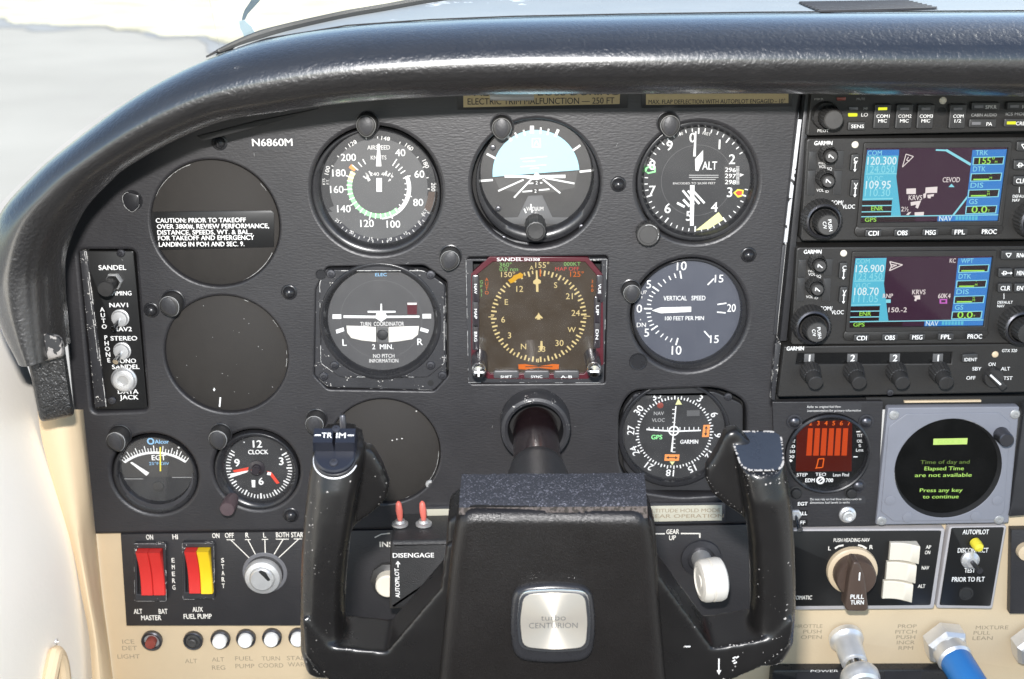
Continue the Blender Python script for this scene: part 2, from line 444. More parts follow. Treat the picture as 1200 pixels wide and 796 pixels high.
# ---------------------------------------------------------------- things
ROT = (math.pi / 2, 0, 0)
def link(o): scene.collection.objects.link(o); return o
SUBPART = {'knob_cap': ('volume_knob', 'code_knob', 'small_knob', 'barometric_knob'), 'knob_collar': ('large_knob',), 'toggle_lever': ('toggle_nut',), 'toggle_tip': ('toggle_nut',),
           'jack_centre': ('data_jack',), 'knob_end': ('knob_shaft',), 'knob_mark': ('knob_shaft',), 'indicator_lamp': ('mic_button', 'select_button'), 'knob_grip': ('turn_knob',),
           'index_line': ('turn_knob',), 'pointer_bar': ('mode_knob',), 'slip_ball': ('slip_tube',), 'ball_window': ('slip_tube',), 'dimmer_cap': ('dimmer_nut',), 'key_slot': ('escutcheon',)}
class Thing:
    """an Empty on the panel plane that parents its parts; view() lets parts be measured in a zoomed print of the site photo"""
    def __init__(s, name, label, cat, px, py, group=None, w=0.):
        s.u, s.v = P(px, py, w); s.w = w
        s.o = link(bpy.data.objects.new(name, None)); s.o.empty_display_size = .01
        s.o.location = W(s.u, s.v, w); s.o.rotation_euler = ROT
        s.o['label'] = label; s.o['category'] = cat
        if group: s.o['group'] = group
        s.vx, s.vy, s.sc = 0, 0, 1; s.let = {}; s.made = []
    def view(s, x, y, sc): s.vx, s.vy, s.sc = x, y, sc; return s
    def pt(s, x, y, z=0.):
        a, b = P(s.vx + x / s.sc, s.vy + y / s.sc, z + s.w); return (a - s.u, b - s.v)
    def pts(s, l, z=0.): return [s.pt(x, y, z) for x, y in l]
    def k(s, x, y, z=0.):
        a, b = s.pt(x - 5, y, z), s.pt(x + 5, y, z); return (b[0] - a[0]) / 10
    def kv(s, x, y, z=0.):
        a, b = s.pt(x, y - 5, z), s.pt(x, y + 5, z); return abs(b[1] - a[1]) / 10
    def L(s, m, name='lettering'): return s.let.setdefault((m, name), MB())
    def text(s, st, x, y, h, m='print', z=0., w=None, rot=0., bold=.012, align='c', name='lettering'):
        a, b = s.pt(x, y, z); kk = s.k(x, y, z)
        s.L(m, name).text(st, a, b, h * s.kv(x, y, z), z, w * kk if w else None, math.radians(-rot), bold, align)
    def part(s, name, mb, m, parent=None, smooth=35.):
        if parent is None and name in SUBPART:       # caps, levers and lamps belong to the knob, nut or key made just before
            for q in reversed(s.made):
                if q.name.split('.')[0] in SUBPART[name]: parent = q; break
        o = link(bpy.data.objects.new(name, mb.mesh(name, smooth))); o.data.materials.append(M[m]); o.parent = parent or s.o
        s.made.append(o)
        return o
    def done(s):
        for (m, name), mb in s.let.items():
            o = s.part(name, mb, m, smooth=0)
            if name in ('scratches', 'chips'): o['kind'] = 'stuff'
        s.let = {}

def edge_wear(t, loop, z, wd=.28, keep=.55, m='print_dim', seed=1, name='worn_edge', step=1.6):
    """paint rubbed off a plate's rim: broken thin flakes following the loop"""
    rnd = random.Random(seed); n = len(loop); mb = MB(); on = True
    for i in range(n):
        a, b = Vector(loop[i]), Vector(loop[(i + 1) % n]); k = max(1, int((b - a).length / step))
        for j in range(k):
            if rnd.random() < .35: on = rnd.random() < keep
            if not on: continue
            p, q = a.lerp(b, j / k), a.lerp(b, (j + 1) / k); d = (q - p)
            if d.length < 1e-6: continue
            nn = Vector((-d.y, d.x)).normalized(); w0, w1 = wd * rnd.uniform(.3, 1), wd * rnd.uniform(.3, 1)
            mb.add([(p.x, p.y, z), (q.x, q.y, z), (q.x + nn.x * w1, q.y + nn.y * w1, z), (p.x + nn.x * w0, p.y + nn.y * w0, z)], [(0, 1, 2, 3)])
    if mb.f:
        o = t.part(name, mb, m, smooth=0); o['kind'] = 'stuff'

def screw_mb(cx, cy, z, r=2.2, slot=True):
    m = MB().lathe([(r, z - 1), (r, z + .25), (r * .85, z + .7), (r * .45, z + .85)] + ([(r * .38, z + .4), (0, z + .4)] if slot else [(0, z + .95)]), cx, cy, 18)
    return m
# ================================================================ the setting
def catmull(pts, n):
    out = []; m = len(pts)
    for i in range(m - 1):
        p0, p1, p2, p3 = [Vector(pts[max(0, min(m - 1, i + k))]) for k in (-1, 0, 1, 2)]
        for j in range(n):
            t = j / n
            out.append(.5 * ((2 * p1) + (p2 - p0) * t + (2 * p0 - 5 * p1 + 4 * p2 - p3) * t * t + (3 * p1 - p0 - 3 * p2 + p3) * t ** 3))
    out.append(Vector(pts[-1])); return out

def world_mesh(name, vs, fs, m, kind=None, smooth=True):
    me = bpy.data.meshes.new(name); me.from_pydata([tuple(v) for v in vs], [], fs); me.update()
    for p in me.polygons: p.use_smooth = smooth
    o = link(bpy.data.objects.new(name, me)); me.materials.append(m)
    if kind: o['kind'] = kind
    return o

def ground_mat():
    m = mat('apron', (.40, .40, .39), .9)
    n = m.node_tree.nodes; l = m.node_tree.links; b = n['Principled BSDF']
    tc = n.new('ShaderNodeTexCoord')
    a = n.new('ShaderNodeTexNoise'); a.inputs['Scale'].default_value = .35; a.inputs['Detail'].default_value = 9; l.new(tc.outputs['Object'], a.inputs['Vector'])
    c = n.new('ShaderNodeValToRGB'); c.color_ramp.elements[0].position = .3; c.color_ramp.elements[0].color = (.40, .372, .325, 1)
    c.color_ramp.elements[1].position = .7; c.color_ramp.elements[1].color = (.50, .468, .41, 1)
    l.new(a.outputs[0], c.inputs[0]); l.new(c.outputs[0], b.inputs['Base Color'])
    g = mat('dry_grass', (.62, .56, .36), .95)
    n = g.node_tree.nodes; l = g.node_tree.links; b = n['Principled BSDF']
    tc = n.new('ShaderNodeTexCoord')
    a = n.new('ShaderNodeTexNoise'); a.inputs['Scale'].default_value = .8; a.inputs['Detail'].default_value = 8; l.new(tc.outputs['Object'], a.inputs['Vector'])
    c = n.new('ShaderNodeValToRGB'); c.color_ramp.elements[0].position = .32; c.color_ramp.elements[0].color = (.50, .45, .30, 1)
    c.color_ramp.elements[1].position = .62; c.color_ramp.elements[1].color = (.95, .86, .62, 1)
    l.new(a.outputs[0], c.inputs[0]); l.new(c.outputs[0], b.inputs['Base Color'])
ground_mat()
R_ = 900
world_mesh('ground', [(-R_, -R_, 0), (R_, -R_, 0), (R_, R_, 0), (-R_, R_, 0)], [(0, 1, 2, 3)], M['apron'], 'structure', False)
random.seed(4)
def wav(x): return .35 * math.sin(x * .9 + 1) + .25 * math.sin(x * 2.3) + .18 * math.sin(x * 5.1 + 2)
def edge_y(x):       # the verge runs obliquely, nearer on the right
    return 26 - 1.05 * (x + 10) if -10 < x < -2 else (17.6 - .15 * (x + 2) if x >= -2 else 26 - .35 * (x + 10))
edge = []
for i in range(901):
    x = -60 + i * .1
    edge.append((x, edge_y(x) + wav(x) + random.uniform(-.15, .15), .02))
n_ = len(edge); vs = edge + [(x, 700, .02) for x, y, z in edge]
world_mesh('grass_verge', vs, [(i, i + 1, n_ + i + 1, n_ + i) for i in range(n_ - 1)], M['dry_grass'], 'structure', False)
# shadow streak along the grass edge, painted as a darker ground strip
mat('verge_shadow', (.35, .35, .345), .9, vary=.3, vscale=.8)
vs = []
for i in range(901):
    x = -60 + i * .1; y = edge_y(x) + wav(x); hw = max(.02, .55 + .7 * math.sin(x * 1.3 + .5) + .4 * math.sin(x * 3.1 + 1) + random.uniform(-.1, .1))
    vs += [(x, y - hw, .008), (x, y + .4, .008)]
world_mesh('verge_shadow', vs, [(2 * i, 2 * i + 2, 2 * i + 3, 2 * i + 1) for i in range(900)], M['verge_shadow'], 'structure', False)

mat('blocker_dark', (.03, .03, .03), .95, bump=.8, bscale=300, vary=.3)
world_mesh('floor_blocker', [(-1.0, -4.6, CAM_Z - .98), (1.1, -4.6, CAM_Z - .98), (1.1, .25, CAM_Z - .98), (-1.0, .25, CAM_Z - .98)], [(0, 1, 2, 3)], M['blocker_dark'], 'structure', False)  # unseen floor, added and oversized to darken reflections and ground bounce
# ---------------------------------------------------------------- glareshield: padded roll swept round the panel top, deck running forward
pairs = [((27, 414), (76, 408)), ((8, 382), (73, 375)), ((-8, 340), (70, 335)), ((-10, 298), (72, 298)), ((0, 249), (92, 252)), ((38, 205), (120, 220)), ((75, 173), (146, 198)),
         ((151, 117), (200, 168)), ((226, 77), (262, 143)), ((301, 52), (330, 132)), ((400, 36), (415, 121)), ((500, 29), (508, 115)), ((600, 25), (603, 112)), ((750, 22), (752, 111.5)),
         ((900, 20), (900, 111)), ((1060, 19), (1060, 113)), ((1260, 18), (1260, 115)), ((1560, 20), (1560, 118)), ((1900, 24), (1900, 122))]
WR = 88.
oc = catmull([P(a[0], a[1], WR) for a, b in pairs], 6)
ic = catmull([P(b[0], b[1], WR) for a, b in pairs], 6)
g = Thing('glareshield', 'black padded glareshield with a rolled grained edge arching over the instruments', 'glareshield', 600, 100)
gu, gv = g.u, g.v
prof = [(-.86, 1), (-.90, 30), (-.97, 62), (-1.0, 78)]
for i in range(1, 12):
    a = math.pi * i / 12; prof.append((-math.cos(a), 78 + 38 * math.sin(a) ** .9))
prof += [(1.0, 78), (1.0, 55)]
mb = MB(); np_ = len(prof)
for o, i in zip(oc, ic):
    mid = (o + i) / 2; nv = (o - i) / 2
    kk_ = max(0., min(1., (-60 - mid.x) / 60))      # where the roll turns down the left side its back flares outwards
    for a, w in prof: 
        q = mid + nv * a
        if a < 0 and w < 78: q = q + (Vector((i.x * (DN - w) / (DN - WR), i.y * (DN - w) / (DN - WR))) + nv * .25 - q) * kk_
        mb.v.append((q.x - gu, q.y - gv, w))
for k in range(len(oc) - 1):
    for j in range(np_ - 1):
        mb.f.append((k * np_ + j, k * np_ + j + 1, (k + 1) * np_ + j + 1, (k + 1) * np_ + j))
mb.f.append(tuple(range(np_))[::-1])
mb.f = [f[::-1] for f in mb.f]
# subdivide by bmesh is not needed: stations are dense
g.part('padded_edge', mb, 'glare_pad', smooth=60)
base = [(240, 71, 78), (256, 64, 74), (290, 50, 50), (330, 38, 15), (400, 22, -25), (450, 13, -60), (500, 4, -100), (560, -4, -140), (700, -12, -190), (900, -16, -220), (1060, -17, -225), (1260, -18, -225), (1560, -16, -220), (1900, -10, -200)]
def top_at(px):
    """roll crest below a base point"""
    for (a, b), (c, d) in zip(pairs, pairs[1:]):
        if a[0] <= px <= c[0] and a[1] < 250:
            t = (px - a[0]) / (c[0] - a[0]); return (px, a[1] + t * (c[1] - a[1]))
bc = catmull(base, 5)
rows = []
crest = []
for b in bc:
    tx, ty = top_at(min(max(b.x, 0), 1898)); cu, cv = P(tx, ty, WR); bu, bv = P(b.x, b.y, b.z)
    crest.append((cu - gu, cv - gv, 60)); r = []
    for j in range(9):
        t = j / 8; hump = math.sin(math.pi * t) * -1.5
        r.append((cu + (bu - cu) * t - gu, cv + (bv - cv) * t + hump - gv, 62 + (min(b.z, 61) - 62) * t))
    rows.append(r)
mb = MB()
for r in rows: mb.v += r
for k in range(len(rows) - 1):
    for j in range(8): mb.f.append((k * 9 + j, (k + 1) * 9 + j, (k + 1) * 9 + j + 1, k * 9 + j + 1))
deck = g.part('deck', mb, 'deck', smooth=60); mb_deck = mb
mb = MB().tube([(x, y + .6, z) for x, y, z in crest], .4, 8)
g.part('seam_piping', mb, 'rubber', deck)
from mathutils.bvhtree import BVHTree
dbvh = BVHTree.FromPolygons([Vector(v) for v in mb_deck.v], [tuple(f) for f in mb_deck.f])
def deck_pt(px, py, lift=0.):
    """point of the deck on a sight line"""
    eye = Vector((-gu, -gv, DN)); q = Vector((*g.pt(px, py, 0), 0))
    h = dbvh.ray_cast(eye, (q - eye).normalized())[0]
    return h + Vector((0, lift, 0)) if h is not None else q
A, B, C_, D_ = [Vector(deck_pt(x, y, .4)) for x, y in ((935, 4), (962, 15.5), (1100, 11.5), (1062, 2))]
vent = MB().add([A, B, C_, D_], [(3, 2, 1, 0)])
vo = g.part('vent_grille', vent, 'vent_slat', deck)
for i in range(7):
    t = (i + .5) / 7
    p, q = A.lerp(B, t), D_.lerp(C_, t)
    sl = MB().tube([p + Vector((0, .5, 0)), p.lerp(q, .5) + Vector((0, .6, 3)), q + Vector((0, .5, 0))], .7, 6)
    g.part('slat', sl, 'key_grey', deck)
# trailing lip and clips beneath the roll
mb = MB().tube([(*g.pt(575, 113, 60), 60), (*g.pt(600, 113.5, 62), 62), (*g.pt(625, 113, 60), 60)], 2.2, 10)
g.part('lip_clip', mb, 'silver_dull')
lp = [g.pt(x, y, 40) for x, y in ((230, 160), (300, 142), (372, 128), (300, 150), (236, 166))]
g.part('loose_lip', MB().prism(lp, 36, 39, .5, back=True), 'rubber')
g.done()

# ---------------------------------------------------------------- windshield, cowling, strap
ws = Thing('windshield', 'clear curved windshield rising behind the glareshield deck', 'windshield', 400, 22)
left = [(-120, 470, 120), (-70, 330, 100), (0, 235, 92), (110, 140, 88)]
foot = catmull(left + base, 5)
fp = []
for b in foot:
    u, v = P(b.x, b.y, b.z); fp.append(Vector((u - ws.u, v - ws.v, b.z)))
ws.part('frame_rim', MB().tube([p + Vector((0, 1.5, -4)) for p in fp[20:]], [.5 + 2.2 * min(1, max(0, i / 12)) for i in range(len(fp) - 20)], 8), 'rubber')
mb = MB(); H = 8
for p in fp:
    for j in range(H + 1):
        t = j / H; mb.v.append((p.x * (1 + .03 * t), p.y + 420 * t, p.z - 10 + 330 * t ** 1.15))
for k in range(len(fp) - 1):
    for j in range(H): mb.f.append((k * (H + 1) + j, (k + 1) * (H + 1) + j, (k + 1) * (H + 1) + j + 1, k * (H + 1) + j + 1))
ws.part('pane', mb, 'windshield_glass', smooth=80); ws.done()

cw = Thing('engine_cowling', 'pale blue engine cowling ahead of the windshield foot', 'cowling', 600, 10)
mat('cowl_paint', (.30, .42, .50), .25, vary=.25, vscale=6, coat=.5)
mb = MB(); N = 28
for i, w in enumerate([-300, -420, -600, -800, -1000, -1150, -1220]):
    sc_ = [1, 1, .99, .97, .92, .82, .6][i]
    for k in range(N + 1):
        a = math.pi * k / N
        mb.v.append((145 - cw.u + 300 * sc_ * math.copysign(abs(math.cos(a)) ** .7, math.cos(a)), -260 - cw.v + 250 * sc_ * math.sin(a) ** .8, w))
for i in range(6):
    for k in range(N): mb.f.append((i * (N + 1) + k, i * (N + 1) + k + 1, (i + 1) * (N + 1) + k + 1, (i + 1) * (N + 1) + k))
mb.f.append(tuple(6 * (N + 1) + k for k in range(N + 1)))
cw.part('shell', mb, 'cowl_paint'); cw.done()

st = Thing('fabric_strap', 'dark blue strap dangling outside the windshield', 'strap', 290, 25)
mat('strap_dark', (.10, .15, .19), .8); mat('strap_pale', (.42, .55, .62), .7)
def ribbon(seq, wds, th=1.2):
    m = MB(); ps = [Vector((*st.pt(x, y, -40), -40 - 2 * i)) for i, (x, y) in enumerate(seq)]
    for p, w in zip(ps, wds): m.v += [tuple(p + Vector((-w / 2, 0, 0))), tuple(p + Vector((w / 2, .8, 0))), tuple(p + Vector((w / 2, .8, -th))), tuple(p + Vector((-w / 2, 0, -th)))]
    for i in range(len(ps) - 1):
        for k in range(4): m.f.append((4 * i + k, 4 * i + (k + 1) % 4, 4 * i + 4 + (k + 1) % 4, 4 * i + 4 + k))
    m.f += [(3, 2, 1, 0), tuple(4 * (len(ps) - 1) + k for k in range(4))]
    return m
st.part('webbing', ribbon([(303, -6), (297, 4), (290, 12), (285, 19), (282, 26)], [5, 6, 5, 3, 2]), 'strap_dark')
st.part('end_tab', ribbon([(283, 25), (287, 33), (291, 42), (293, 52)], [3, 7, 7.5, 8]), 'strap_pale'); st.done()

# ---------------------------------------------------------------- main black instrument panel
pn = Thing('instrument_panel', 'black textured instrument panel carrying the flight instruments', 'panel', 480, 380)
out = [(70, 300), (96, 232), (150, 172), (250, 122), (400, 96), (600, 84), (948, 82), (938, 120), (921, 280), (905, 466), (905, 478), (1010, 478), (1010, 612), (760, 617), (400, 622), (101, 627), (86, 490), (76, 380)]
def hole(px, py, r, z=0): 
    u, v = pn.pt(px, py); return circ(u, v, r * pn.k(px, py))
holes = [hole(441, 224, 76.5), hole(628, 216, 75.5), hole(817, 215, 71.5), hole(807.5, 369.5, 69),
         hole(252, 262.5, 75.5), hole(265, 416, 72), hole(450, 530, 66), hole(181, 556, 50.5), hole(300.5, 551, 50.5)]
def phole(l, r=3.): return round_poly(pn.pts(l), r)
holes += [phole([(370, 340), (383, 313), (497, 311), (524, 330), (525.5, 440), (509, 458.5), (384, 456.5), (368, 440)], 2),
          phole([(548, 302), (712, 300), (709, 449), (551, 450)], 2),
          phole([(739, 458), (842, 454), (875, 470), (875, 552), (850, 580), (795, 583), (742, 575), (725, 547), (725, 482)], 8),
          phole([(91, 293), (158, 293), (173, 481), (108, 484)], 4)]
mb = MB().prism(round_poly(pn.pts(out), 6), -14, 0, 2.4, holes, seg=4, hole_bev=[2.4, 2.3, 2.4, 2.4, 1.7, 1.7, 1.4, 2.4, 2.4, 1.2, 1.2, 1.8, 2.2])
pn.part('faceplate', mb, 'panel', smooth=50)
pn.part('faceplate_extension', MB().prism(pn.pts([(1275, 70), (1900, 70), (1880, 612), (1235, 612)]), -14, 0, 2), 'panel')
bk = MB().poly(pn.pts([(76, 300), (100, 236), (152, 180), (250, 130), (600, 92), (940, 92), (905, 478), (1008, 482), (1005, 606), (400, 616), (106, 620)]), -16)
pn.part('backing_sheet', bk, 'dark')
for (x, y) in ((338, 344), (176, 365), (725, 217), (878, 300), (340, 606), (256, 168)):
    a, b = pn.pt(x, y, 3); k = pn.k(x, y)
    pn.part('screw', MB().lathe([(9.5 * k, .05), (8.5 * k, .5), (7.4 * k, .6)] + [(7.2 * k * math.cos(t), .6 + 3.6 * math.sin(t)) for t in [i * math.pi / 12 for i in range(6)]] + [(0, 4.2)], a, b, 24), 'bezel_gloss')
# bare metal edge on the right of the panel
for (a, b) in (((937.5, 140), (920.5, 284)), ((919, 287), (908, 392))):
    q = [(a[0] - 2.2, a[1]), (a[0] + 1.8, a[1]), (b[0] + 1.8, b[1]), (b[0] - 2.2, b[1])]
    pn.part('bare_edge', MB().prism(pn.pts(q), -2, .8, .3), 'bare_edge' if a[1] < 200 else 'panel_edge')
# vacant lamp post holes
for (x, y, r) in ((155, 235, 12.5), (376, 322, 6.5), (748, 424, 11)):
    a, b = pn.pt(x, y); k = pn.k(x, y)
    pn.part('vacant_hole', MB().lathe([(r * k, .03), (r * k * .97, .4), (r * k * .86, .35), (r * k * .8, .06), (0, .05)], a, b, 20), 'bezel_gloss')
u, v = pn.pt(155, 236); k = pn.k(155, 236)
pn.part('lamp_stub', MB().prism(round_poly([(u - 10 * k, v + 7 * k), (u - 4 * k, v + 12 * k), (u + 10 * k, v + 8 * k), (u + 9 * k, v - 5 * k), (u, v - 13 * k), (u - 9 * k, v - 5 * k)], 2), .1, 2.2, 1, back=True), 'bezel_gloss')
edge_wear(pn, round_poly([(u - 10 * k, v + 7 * k), (u - 4 * k, v + 12 * k), (u + 10 * k, v + 8 * k), (u + 9 * k, v - 5 * k), (u, v - 13 * k), (u - 9 * k, v - 5 * k)], 2), 2.0, .3, .8, seed=5)
pn.text('N6860M', 319, 167, 8.4, 'white', .25, w=47, bold=.016)
pn.L('panel_edge', 'tape_strip').poly(pn.pts([(291, 160), (347, 158), (347.5, 175), (291.5, 177)], .12), .12)
# surface marks: scratches left by tools
random.seed(9)
for i in range(46):
    x, y = random.uniform(110, 900), random.uniform(130, 610)
    a, b = pn.pt(x, y); an = random.uniform(0, math.pi); L_ = random.uniform(.3, 2.2)
    if any((a - sum(p[0] for p in h) / len(h)) ** 2 + (b - sum(p[1] for p in h) / len(h)) ** 2 < 45 ** 2 for h in holes): continue
    pn.L('print_dim', 'scratches').line((a, b), (a + L_ * math.cos(an), b + L_ * math.sin(an)), .12, .06)
pn.done()

# ---------------------------------------------------------------- tan lower panel and side trim
tp = Thing('subpanel', 'tan plastic lower instrument panel with dark lettering', 'panel', 600, 760)
o = [(100, 600), (1900, 590), (1880, 900), (900, 900), (880, 900), (140, 900), (124, 796)]
tp.part('faceplate', MB().prism(round_poly(tp.pts(o, -4), 3), -14, -4, 2, back=True), 'tan')
tp.view(100, 610, 4.278)
for s, x, y, w in (('ICE', 215, 608, 60), ('DET', 222, 640, 75), ('LIGHT', 217, 682, 112), ('ALT', 530, 705, 62), ('ALT', 665, 697, 62), ('REG', 668, 738, 66), ('FUEL', 795, 692, 88), ('PUMP', 800, 730, 95),
                   ('TURN', 930, 692, 92), ('COORD', 930, 727, 125), ('STALL', 1065, 690, 110), ('WARN', 1070, 722, 110)):
    tp.text(s, x, y, 21, 'print_grey', -3.9, w=w, bold=0)
tp.view(900, 600, 4.0)
for s, x, y, w in (('THROTTLE', 180, 536, 150), ('PUSH', 208, 561, 85), ('OPEN', 203, 587, 98), ('PROP', 653, 536, 88), ('PITCH', 647, 562, 100), ('PUSH', 646, 587, 88), ('INCR', 646, 612, 84), ('RPM', 646, 638, 68),
                   ('MIXTURE', 1050, 542, 152), ('PULL', 1003, 567, 78), ('LEAN', 1006, 592, 94)):
    tp.text(s, x, y, 17, 'print_grey', -3.9, w=w, bold=.004)
tp.done()

tr = Thing('trim_post', 'tan moulded trim post between the white door liner and the panel', 'trim', 80, 560)
mb = MB(); rows = []
L1 = [(44, 480), (50, 520), (66, 580), (84, 640), (96, 700), (106, 760), (110, 860)]
L2 = [(90, 480), (96, 520), (102, 580), (103, 640), (112, 700), (122, 760), (134, 860)]
L3 = [(98, 480), (102, 520), (108, 580), (114, 640), (120, 700), (128, 760), (140, 860)]
for a, b, c in zip(catmull([Vector((*p, 0)) for p in L1], 4), catmull([Vector((*p, 0)) for p in L2], 4), catmull([Vector((*p, 0)) for p in L3], 4)):
    q = []
    for t in range(9):
        f = t / 8; x, y = a.x + (b.x - a.x) * f, a.y + (b.y - a.y) * f; w = 34 + 8 * math.sin(math.pi * min(1, f * 1.0)) - 6 * f
        q.append((*tr.pt(x, y, w), w))
    for x, w in ((b.x + (c.x - b.x) * .5, 22), (c.x, -3)): q.append((*tr.pt(x, b.y, w), w))
    rows.append(q)
for q in rows: mb.v += q
n_ = len(rows[0])
for i in range(len(rows) - 1):
    for j in range(n_ - 1): mb.f.append((i * n_ + j, i * n_ + n_ + j, i * n_ + n_ + j + 1, i * n_ + j + 1))
mb.f.append(tuple(range(n_)))
tr.part('post', mb, 'tan_trim', smooth=40); tr.done()

lb = Thing('leather_block', 'black grained leather end piece under the glareshield roll', 'trim', 60, 455)
def flared(t, q, w0, w1, bev):
    """soft block whose flanks fall away behind its face"""
    m = MB(); lp = round_poly([(x, y) for x, y in q], 7, 4)
    cx = sum(p[0] for p in lp) / len(lp); cy = sum(p[1] for p in lp) / len(lp); n = len(lp)
    for f, w in ((.90, w0), (.985, w1 - bev * 1.5), (1.0, w1 - bev), (.97, w1 - bev * .3), (.85, w1 - .02 * bev), (.5, w1)):
        for x, y in lp: m.v.append((*t.pt(cx + (x - cx) * f, cy + (y - cy) * f, w), w))
    for r in range(5):
        for i in range(n):
            j = (i + 1) % n; m.f.append((r * n + j, r * n + i, (r + 1) * n + i, (r + 1) * n + j))
    m.f.append(tuple(5 * n + i for i in range(n))[::-1]); return m
lb.part('grained_pad', flared(lb, [(24, 404), (34, 430), (47, 495), (88, 487), (75, 400), (60, 396)], 2, 92, 12), 'leather_coarse', smooth=60)
lb.part('scuffed_end', flared(lb, [(20, 396), (29, 423), (50, 424), (77, 418), (74, 394), (50, 388)], 40, 106, 12), 'scuffed', smooth=60); lb.done()

dl = Thing('door_liner', 'glossy white side door liner at the pilot\'s left', 'liner', 60, 640)
edge = [(-20, 330), (2, 372), (22, 420), (46, 490), (68, 560), (88, 625), (99, 680), (106, 740), (109, 800), (110, 900)]
ec = catmull([Vector((*p, 0)) for p in edge], 4); mb = MB(); K = 14
for e in ec:
    u, v = dl.pt(e.x, e.y, 36)
    for j in range(K + 1):
        t = j / K
        mb.v.append((u - 4 - 70 * t + 16 * math.sin(math.pi * t) * .5, v + 6 * t, 30 + 430 * t - (10 if j == 0 else 0)))
for i in range(len(ec) - 1):
    for j in range(K): mb.f.append((i * (K + 1) + j, i * (K + 1) + j + 1, (i + 1) * (K + 1) + j + 1, (i + 1) * (K + 1) + j))
dl.part('skin', mb, 'liner', smooth=70)
def door_pt(px, py, lift=0.):
    """where the sight line meets the liner's inner face"""
    w = 60.
    for _ in range(60):
        u, v = P(px, py, w)
        e = min(ec, key=lambda q: abs(P(q.x, q.y, 36)[1] - v)); eu = P(e.x, e.y, 36)[0]
        t = (eu - 4 - (u - lift)) / 62; w += .4 * ((30 + 430 * max(0, min(1, t))) - w)
    return Vector((u - dl.u, v - dl.v, w))
pl = [door_pt(x, y, .6) for x, y in ((28, 796), (57, 732), (63, 742), (44, 800))]
dl.part('door_placard', MB().add(pl, [(0, 1, 2, 3)]), 'cream')
for f in (.25, .5, .75):
    a, b = pl[0].lerp(pl[3], f), pl[1].lerp(pl[2], f); c = Vector((.7, 0, 0)); d = (b - a)
    n_ = Vector((0, 1, -.2)).normalized() * .5
    mb = MB()
    for t0 in [i / 11 for i in range(11)]:
        p, q = a + d * (t0 + .01) + c, a + d * (t0 + .075) + c
        mb.add([p - n_, q - n_, q + n_, p + n_], [(0, 1, 2, 3)])
    dl.part('placard_rule', mb, 'lens_red', smooth=0)
pull = [door_pt(x, y, 6) for x, y in ((55, 812), (62, 778), (66, 765), (72, 778), (76, 812))]
dl.part('pull_handle', MB().tube(catmull(pull, 4), 4.5, 10), 'tan_trim')
dl.part('screw', screw_mb(0, 0, 0, 2), 'silver'); sc = [c for c in dl.o.children if c.name.startswith('screw')][0]
p = door_pt(66, 752, 1.5); sc.location = (p.x / 1000, p.y / 1000, p.z / 1000); sc.rotation_euler = (0, math.pi / 2, 0)
dl.done()

# ---------------------------------------------------------------- placards tucked under the glareshield
def placard(name, label, q, zz, frame, field, lines, m_txt, w=2.0):
    t = Thing(name, label, 'placard', sum(p[0] for p in q) / 4, sum(p[1] for p in q) / 4)
    t.part('frame', MB().prism(t.pts(q, zz), .1, zz, .2), frame)
    t.part('field', MB().prism(t.pts(field[0], zz + .3), .1, zz + .35, .1), field[1])
    for s, x, y, h, ww in lines: t.text(s, x, y, h, m_txt, zz + .5, w=ww, bold=.01)
    t.done(); return t
placard('trim_placard', 'gold electric trim malfunction placard above the attitude indicator', [(536, 100), (736, 98), (735, 127), (536, 129)], 1.0, 'placard_black',
        ([(543, 100), (727, 98), (726, 122), (543, 126)], 'gold'), [('ALTITUDE LOSS DURING', 640, 108, 8, 170), ('ELECTRIC TRIM MALFUNCTION — 250 FT', 634, 118.5, 7.2, 172)], 'placard_black')
placard('flap_placard', 'gold flap deflection placard above the altimeter', [(752, 104), (928, 104), (928, 125), (752, 127)], 1.0, 'placard_black',
        ([(757, 107), (924, 107), (924, 121), (757, 123)], 'gold'), [('MAX. FLAP DEFLECTION WITH AUTOPILOT ENGAGED - 10°', 840, 119, 4.8, 160)], 'placard_black')
placard('altitude_placard', 'cream altitude hold placard between the yoke and the right grip, under the course indicator', [(494, 594), (850, 589), (850, 613), (494, 619)], 3.0, 'steel_dark',
        ([(499, 597), (846, 592), (846, 610), (499, 616)], 'label_paper'), [('CLOSED IN ALTITUDE HOLD MODE', 780, 598.5, 4.2, 128), ('DURING GEAR OPERATION', 782, 605, 4.2, 132)], 'print_grey')
